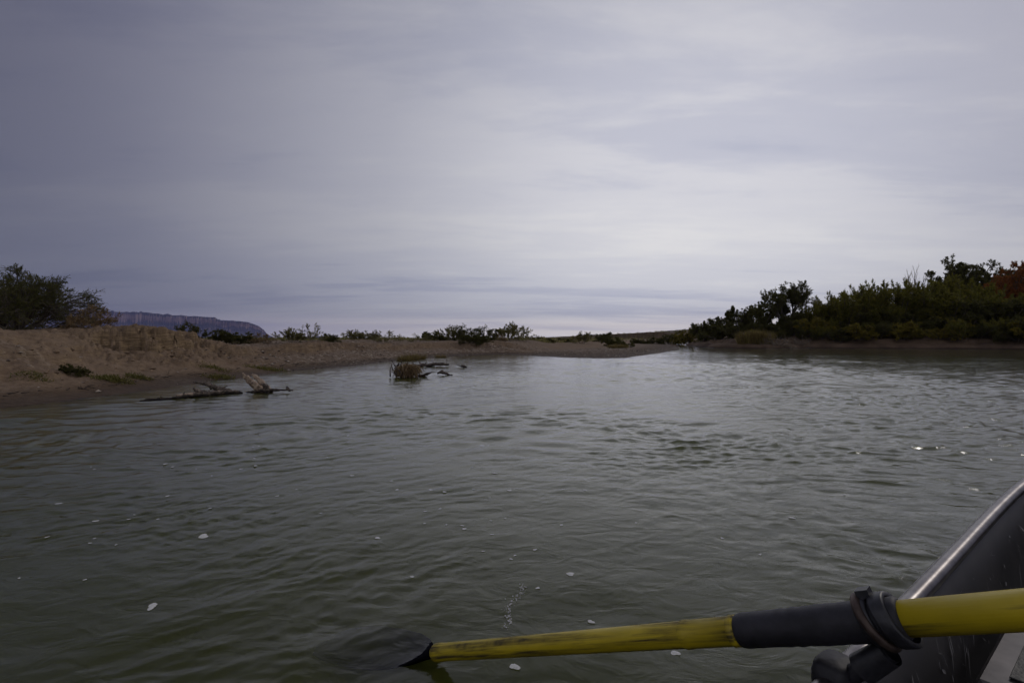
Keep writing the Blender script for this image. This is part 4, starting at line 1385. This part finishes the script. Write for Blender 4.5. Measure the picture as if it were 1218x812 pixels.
M['hull'] = simple_mat('hull_dark', (0.012, 0.011, 0.011), (0.036, 0.032, 0.031), 5, 0.5, 0.15, lo=0.3, hi=0.75, stretch=(1, 1, 1), bdist=0.004)
M['rail'] = simple_mat('rail_metal', (0.12, 0.108, 0.108), (0.21, 0.195, 0.195), 26, 0.30, 0.10, metallic=0.9, bdist=0.003)
M['seat_metal'] = simple_mat('seat_plate', (0.045, 0.040, 0.039), (0.12, 0.108, 0.105), 11, 0.36, 0.15, metallic=0.5, bdist=0.003)
M['grip'] = simple_mat('grip_mat', (0.012, 0.012, 0.011), (0.035, 0.032, 0.026), 90, 0.55, 0.8, bdist=0.004)
M['black_rubber'] = simple_mat('black_rubber', (0.012, 0.012, 0.015), (0.03, 0.03, 0.036), 60, 0.42, 0.3, bdist=0.002)
M['sleeve'] = simple_mat('sleeve_leather', (0.008, 0.008, 0.011), (0.024, 0.022, 0.030), 30, 0.6, 0.5, stretch=(1, 1, 1), bdist=0.004)
M['brown_ring'] = simple_mat('oarlock_metal', (0.05, 0.035, 0.03), (0.11, 0.08, 0.065), 30, 0.45, 0.2, metallic=0.6, bdist=0.002)
M['scuff'] = simple_mat('scuff_mark', (0.10, 0.095, 0.095), (0.30, 0.29, 0.29), 40, 0.6)


def loft(name, rows, mat, closed=False, smooth=True, caps=False):
    P = np.array(rows)
    n, m = P.shape[:2]
    i = np.arange(n - 1)[:, None] * m
    j = np.arange(m if closed else m - 1)[None]
    j2 = (j + 1) % m
    q = np.stack([i + j, i + j2, i + m + j2, i + m + j], -1).reshape(-1, 4)
    vv = P.reshape(-1, 3)
    tri = None
    if caps:
        vv = np.concatenate([vv, P[0].mean(0)[None], P[-1].mean(0)[None]])
        jj = np.arange(m)
        tri = np.concatenate([np.stack([np.full(m, n * m), (jj + 1) % m, jj], -1), np.stack([np.full(m, n * m + 1), (n - 1) * m + jj, (n - 1) * m + (jj + 1) % m], -1)])
    return mesh_np(name, vv, q, tri, mat, smooth)


boat = empty('rowing_boat', tuple(bp(1.2, 0, 0)))
tag(boat, 'dark hulled rowing boat with worn metal gunwale at the lower right', 'boat')


def bobj(name, me, parent=None):
    o = obj(name, me)
    p = parent or boat
    o.parent = p
    if p is boat:
        o.matrix_parent_inverse = Matrix.Translation(-boat.location)
    return o


ss = np.concatenate([np.linspace(-1.4, 0.6, 16), np.linspace(0.65, 4.66, 60)])
rows = []
for s_ in ss:
    a, h = half(s_), sheer(s_)
    fl = a * 0.80
    o_, i_ = [], []
    # outer skin, port rail -> keel -> starboard rail, then inner skin back
    for t_, z_ in [(a, h), (a - 0.03 * a / 0.68, h * 0.72), (a * 0.94, h * 0.35), (a * 0.88, 0.02), (fl, -0.09), (fl * 0.5, -0.12), (0, -0.13)]:
        o_.append((t_, z_))
    outer = o_ + [(-t_, z_) for t_, z_ in o_[-2::-1]]
    th = 0.022
    for t_, z_ in [(a - th, h - 0.004), (a - th - 0.03 * a / 0.68, h * 0.72), (max(a * 0.94 - th, 0.005), h * 0.35), (max(a * 0.90 - th, 0.004), 0.075), (max(fl * 0.5, 0.002), 0.07), (0, 0.07)]:
        i_.append((max(t_, 0.001), z_))
    inner = i_ + [(-t_, z_) for t_, z_ in i_[-2::-1]]
    rows.append([bp(s_, t_, z_) for t_, z_ in outer + inner[::-1]])
bobj('hull', loft('hull', rows, M['hull'], True, True, True))


def rail_rows(sgn):
    rr = []
    for s_ in ss:
        a, h = half(s_), sheer(s_)
        prof_ = []
        for k in range(14):
            th = 2 * math.pi * k / 14
            # rounded D rail: wide on top, lip hanging outside
            tx = 0.0185 * math.cos(th)
            tz = 0.0155 * math.sin(th)
            prof_.append(bp(s_, sgn * (a - 0.010 + tx), h + 0.008 + tz))
        rr.append(prof_)
    return rr


bobj('gunwale', loft('gunwale', rail_rows(1), M['rail'], True, True, True))
bobj('gunwale', loft('gunwale', rail_rows(-1), M['rail'], True, True, True))


def boxrows(s0, s1, t0, t1, z0, z1, bev=0.012):
    ring_ = []
    for (s_, k) in [(s0, 1), (s0 + bev, 0), (s1 - bev, 0), (s1, 1)]:
        b = bev if k else 0
        e = bev * 0.6
        ring_.append([bp(s_, t0 + b, z0 + b), bp(s_, t1 - b, z0 + b), bp(s_, t1 - b * 0, z0 + e + b), bp(s_, t1 - b * 0, z1 - e - b), bp(s_, t1 - e - b, z1 - b),
                      bp(s_, t0 + e + b, z1 - b), bp(s_, t0, z1 - e - b), bp(s_, t0, z0 + e + b)])
    return ring_


seat = bobj('seat', loft('seat', boxrows(1.40, 1.86, -0.54, 0.59, 0.235, 0.30), M['seat_metal'], True, False, True))
bobj('seat_pad', loft('seat_pad', boxrows(1.455, 1.82, -0.48, 0.545, 0.302, 0.306, 0.0015), M['grip'], True, False, True))
bobj('seat', loft('rear_seat', boxrows(-0.75, -0.35, -0.50, 0.50, 0.235, 0.30), M['seat_metal'], True, False, True))
for s0 in (0.72, 2.45):
    a = half(s0)
    h = sheer(s0)
    rr = []
    for t_, z_ in [(a - 0.0235, h - 0.03), (a - 0.054, h * 0.72), (a * 0.94 - 0.0235, h * 0.35), (a * 0.90 - 0.0235, 0.08)]:
        rr.append([bp(s0 - 0.018, t_, z_), bp(s0 + 0.018, t_, z_), bp(s0 + 0.016, t_ - 0.016, z_), bp(s0 - 0.016, t_ - 0.016, z_)])
    bobj('rib', loft('rib', rr, M['hull'], True, False, True))
# scuff marks scratched into the paint on the inside
sc_v, sc_q, n0 = [], [], 0
rng = np.random.default_rng(17)
for k in range(200):
    s_ = rng.uniform(0.75, 2.6)
    f0 = rng.uniform(0.1, 0.85)
    ln, an, wd = 0.012 + 0.09 * rng.random() ** 2, rng.normal(1.1, 0.7), 0.0008 + 0.005 * rng.random() ** 3

    def wallp(sv, f):
        a_, h_ = half(sv), sheer(sv)
        t_ = np.interp(f, [0, 0.329, 0.777, 1], [a_ - 0.022, a_ - 0.052, a_ * 0.94 - 0.022, a_ * 0.90 - 0.022])
        return bp(sv, t_ - 0.005, h_ - 0.004 - (h_ - 0.079) * f)
    ds, df = math.cos(an) * ln, math.sin(an) * ln / 0.37
    A0, A1 = wallp(s_, f0), wallp(s_ + ds, f0 + df)
    mid = wallp(s_ + ds * 0.5 + wd, f0 + df * 0.5 - wd)
    mid2 = wallp(s_ + ds * 0.5 - wd, f0 + df * 0.5 + wd)
    sc_v += [A0, mid, A1, mid2]
    sc_q.append([n0, n0 + 1, n0 + 2, n0 + 3]); n0 += 4
tag(bobj('scuff_marks', mesh_np('scuffs', np.array(sc_v), np.array(sc_q), None, M['scuff'], False)), kind='stuff')

# oar ----------------------------------------------------------------
A = np.array([0.66, 0.66, 0.651])
B = np.array([-0.25, 1.60, 0.020])
OD = (B - A) / np.linalg.norm(B - A)
OL = float(np.linalg.norm(B - A))
O_side = np.cross(OD, [0, 0, 1.0]); O_side /= np.linalg.norm(O_side)
O_up = np.cross(O_side, OD)


def op(l, a=0.0, b=0.0):
    """oar coordinates: l along from A to the throat, a sideways, b upwards"""
    return A + OD * l + O_side * a + O_up * b


def oar_tube(name, prof_, mat, sides=28):
    rows_ = []
    for l, r in prof_:
        rows_.append([op(l, r * math.cos(2 * math.pi * k / sides), r * math.sin(2 * math.pi * k / sides)) for k in range(sides)])
    return loft(name, rows_, mat, True, True, True)


def oar_u(u):
    """length along the oar whose picture column is u"""
    lo, hi = -0.3, OL + 0.5
    for _ in range(50):
        mid = (lo + hi) / 2
        p = op(mid)
        if 609 + p[0] / p[1] * F > u:
            lo = mid
        else:
            hi = mid
    return lo


def oar_paint(name, scratch):
    m, nt, out = new_mat(name)
    p = principled(nt, out, Roughness=0.42)
    t = nd(nt, 'ShaderNodeTexCoord')
    mp = nd(nt, 'ShaderNodeMapping', vector_type='TEXTURE')
    eul = Matrix((OD, O_side, O_up)).transposed().to_euler() if False else Matrix([[OD[i], O_side[i], O_up[i]] for i in range(3)]).to_euler()
    mp.inputs['Rotation'].default_value = eul
    nt.links.new(t.outputs['Object'], mp.inputs[0])
    mp2 = nd(nt, 'ShaderNodeMapping')
    mp2.inputs['Scale'].default_value = (3.0, 60, 60)
    nt.links.new(mp.outputs[0], mp2.inputs[0])
    n1 = nd(nt, 'ShaderNodeTexNoise')
    setin(n1, Scale=1.0, Detail=6, Roughness=0.65)
    nt.links.new(mp2.outputs[0], n1.inputs['Vector'])
    n2 = tex_noise(nt, 9, 5, 0.6)
    yel = ramp(nt, n2, [(0.3, (0.47, 0.355, 0.014)), (0.7, (0.63, 0.48, 0.02))])
    lo_, hi_ = scratch
    msk = ramp(nt, n1.outputs['Fac'], [(lo_, (0, 0, 0)), (hi_, (1, 1, 1))])
    msk2 = math_node(nt, 'MULTIPLY', msk, ramp(nt, n2, [(0.35, (0.45, 0.45, 0.45)), (0.55, (1, 1, 1))]), True)
    c = mixcol(nt, msk2, yel, (0.06, 0.045, 0.012))
    nt.links.new(c, p.inputs['Base Color'])
    nt.links.new(ramp(nt, msk2, [(0, (0.38, 0.38, 0.38)), (1, (0.75, 0.75, 0.75))]), p.inputs['Roughness'])
    b = nd(nt, 'ShaderNodeBump')
    setin(b, Strength=0.25, Distance=0.003)
    nt.links.new(n1.outputs['Fac'], b.inputs['Height'])
    nt.links.new(b.outputs[0], p.inputs['Normal'])
    return m


M['oar_clean'] = oar_paint('oar_yellow', (0.55, 0.68))
M['oar_worn'] = oar_paint('oar_yellow_worn', (0.42, 0.60))
oar = empty('oar', tuple(op(oar_u(1050))))
tag(oar, 'scuffed yellow oar with black sleeve, resting in the oarlock, blade in the water', 'oar')


def oobj(name, me):
    o = obj(name, me, oar)
    o.matrix_parent_inverse = Matrix.Translation(-oar.location)
    return o


l_end = oar_u(517)
l_s0 = oar_u(1072)
l_s1 = oar_u(880)
rS = 0.0245
oobj('shaft', oar_tube('shaft', [(-0.30, 0.0245), (-0.1, 0.0247), (l_s0 + 0.02, rS)], M['oar_clean']))
oobj('worn_shaft', oar_tube('worn_shaft', [(l_s1 - 0.02, rS), (l_s1 + 0.004, rS), (l_s1 + 0.005, rS + 0.0014), (l_s1 + 0.014, rS + 0.0014), (l_s1 + 0.015, rS), (l_s1 + 0.10, rS), (l_s1 + 0.105, rS + 0.001), (l_s1 + 0.115, rS + 0.001), (l_s1 + 0.12, rS - 0.0006),
                                             (l_s1 + 0.3, 0.0238), (l_end - 0.06, 0.0245), (l_end - 0.035, 0.0258), (l_end - 0.012, 0.0252), (l_end - 0.003, 0.021), (l_end, 0.012)], M['oar_worn']))
oobj('grip', oar_tube('grip', [(-0.46, 0.019), (-0.455, 0.021), (-0.3, 0.0205)], M['black_rubber']))
# leather sleeve, slightly lumpy
rngs = np.random.default_rng(4)
pr = [(l_s0 - 0.005, 0.0255)]
for k, l in enumerate(np.linspace(l_s0, l_s1 - 0.004, 26)):
    pr.append((l, 0.0305 - 0.0025 * k / 25 + rngs.normal(0, 0.0004)))
pr.append((l_s1 - 0.001, 0.0262))
oobj('sleeve', oar_tube('sleeve', pr, M['sleeve']))
# stopper: two black collars with a clamp lug on top
l_c = oar_u(1062)


def collar(l0, l1, r, tiltv, mat, name):
    rows_ = []
    for (dl, rr_) in [(0, r - 0.007), (0.0, r - 0.001), (0.15, r), (0.85, r), (1.0, r - 0.001), (1.0, r - 0.007)]:
        l = l0 + (l1 - l0) * dl
        rows_.append([op(l + tiltv * math.sin(2 * math.pi * k / 32), rr_ * math.cos(2 * math.pi * k / 32), rr_ * math.sin(2 * math.pi * k / 32)) for k in range(32)])
    return oobj(name, loft(name, rows_, mat, True, True, False))


stop = collar(l_c - 0.012, l_c + 0.009, 0.0385, 0.009, M['black_rubber'], 'stopper')
collar(l_c + 0.016, l_c + 0.034, 0.0365, 0.006, M['black_rubber'], 'stopper')
lug = []
for l in (l_c + 0.012, l_c + 0.03):
    lug.append([op(l, 0.010, 0.034), op(l, 0.010, 0.046), op(l, -0.010, 0.046), op(l, -0.010, 0.034)])
oobj('clamp_lug', loft('clamp_lug', lug, M['black_rubber'], True, False, True))

# blade: a broad spoon held flat just under the surface
TH = op(l_end)
BD = np.array([-0.82, 0.54, -0.19]); BD /= np.linalg.norm(BD)
BS = np.array([0.54, 0.82, 0.0]); BS /= np.linalg.norm(BS)
BU = np.cross(BS, BD)
BU = BU if BU[2] > 0 else -BU
br = []
nb = 15
for (l, w) in [(-0.03, 0.019), (0.01, 0.022), (0.035, 0.036), (0.07, 0.066), (0.115, 0.098), (0.18, 0.120), (0.28, 0.128), (0.40, 0.124), (0.47, 0.108), (0.505, 0.075), (0.52, 0.03)]:
    k_ = min(1.0, max(0.0, (l - 0.01) / 0.08))
    th_ = 0.017 * (1 - k_) + 0.005 * k_
    rowp = []
    for k in range(2 * nb):
        f = 2 * math.pi * k / (2 * nb)
        a_ = w * math.cos(f)
        b_ = th_ * math.sin(f) - 0.016 * k_ * math.sin(f) ** 2 - 0.017 * k_
        rowp.append(TH + BD * l + BS * a_ + BU * b_)
    br.append(rowp)
M['blade'] = simple_mat('blade_plastic', (0.006, 0.006, 0.008), (0.012, 0.012, 0.016), 20, 0.9)
M['blade'].node_tree.nodes['Principled BSDF'].inputs['Specular IOR Level'].default_value = 0.0
oobj('blade', loft('blade', br, M['blade'], True, True, True))

# oarlock ------------------------------------------------------------
l_o = oar_u(1042)
P0 = op(l_o)
# nearest point on the gunwale below
sg = P0[0] * HEAD.x + P0[1] * HEAD.y
lock = empty('oarlock', tuple(bp(sg, half(sg), sheer(sg))))
tag(lock, 'dark horned oarlock on the gunwale clasping the oar', 'oarlock')


def lobj(name, me):
    o = obj(name, me, lock)
    o.matrix_parent_inverse = Matrix.Translation(-lock.location)
    return o


ring_pts = []
for k in range(23):
    th = math.pi * (0.40 + 2.0 * 0.92 * k / 22 + 0.1)
    ring_pts.append(op(l_o + 0.012 * math.sin(th), 0.0355 * math.cos(th), 0.0355 * math.sin(th)))
ring_pts = np.array(ring_pts)
vv, qq = tubes(ring_pts[None], np.array([0.0068]), np.array([0.0068]), 10)
lobj('horn', mesh_np('horn', vv, qq, None, M['brown_ring'], True))
bot = op(l_o, 0, -0.042)
gun = bp(sg, half(sg) - 0.01, sheer(sg))
pin = np.array([bot, bot + (gun - bot) * 0.35, bot + (gun - bot) * 0.8, gun + np.array([0, 0, -0.06])])
vv, qq = tubes(pin[None], np.array([0.015]), np.array([0.013]), 14)
lobj('pin', mesh_np('pin', vv, qq, None, M['black_rubber'], True))
hub = np.array([bot + (gun - bot) * 0.02, bot + (gun - bot) * 0.5])
vv, qq = tubes(hub[None], np.array([0.019]), np.array([0.022]), 18)
lobj('hub', mesh_np('hub', vv, qq, None, M['black_rubber'], True))
hh = sheer(sg)
blk = []
for z_, r_s, r_t in [(hh - 0.13, 0.024, 0.020), (hh - 0.12, 0.034, 0.026), (hh + 0.020, 0.036, 0.028), (hh + 0.034, 0.033, 0.025), (hh + 0.040, 0.026, 0.019)]:
    row_ = []
    for k in range(28):
        f = 2 * math.pi * k / 28
        cx_, sx_ = math.cos(f), math.sin(f)
        row_.append(bp(sg + r_s * math.copysign(abs(cx_) ** 0.6, cx_), half(sg) - 0.008 + r_t * math.copysign(abs(sx_) ** 0.6, sx_), z_))
    blk.append(row_)
lobj('mounting_block', loft('mounting_block', blk, M['sleeve'], True, True, True))
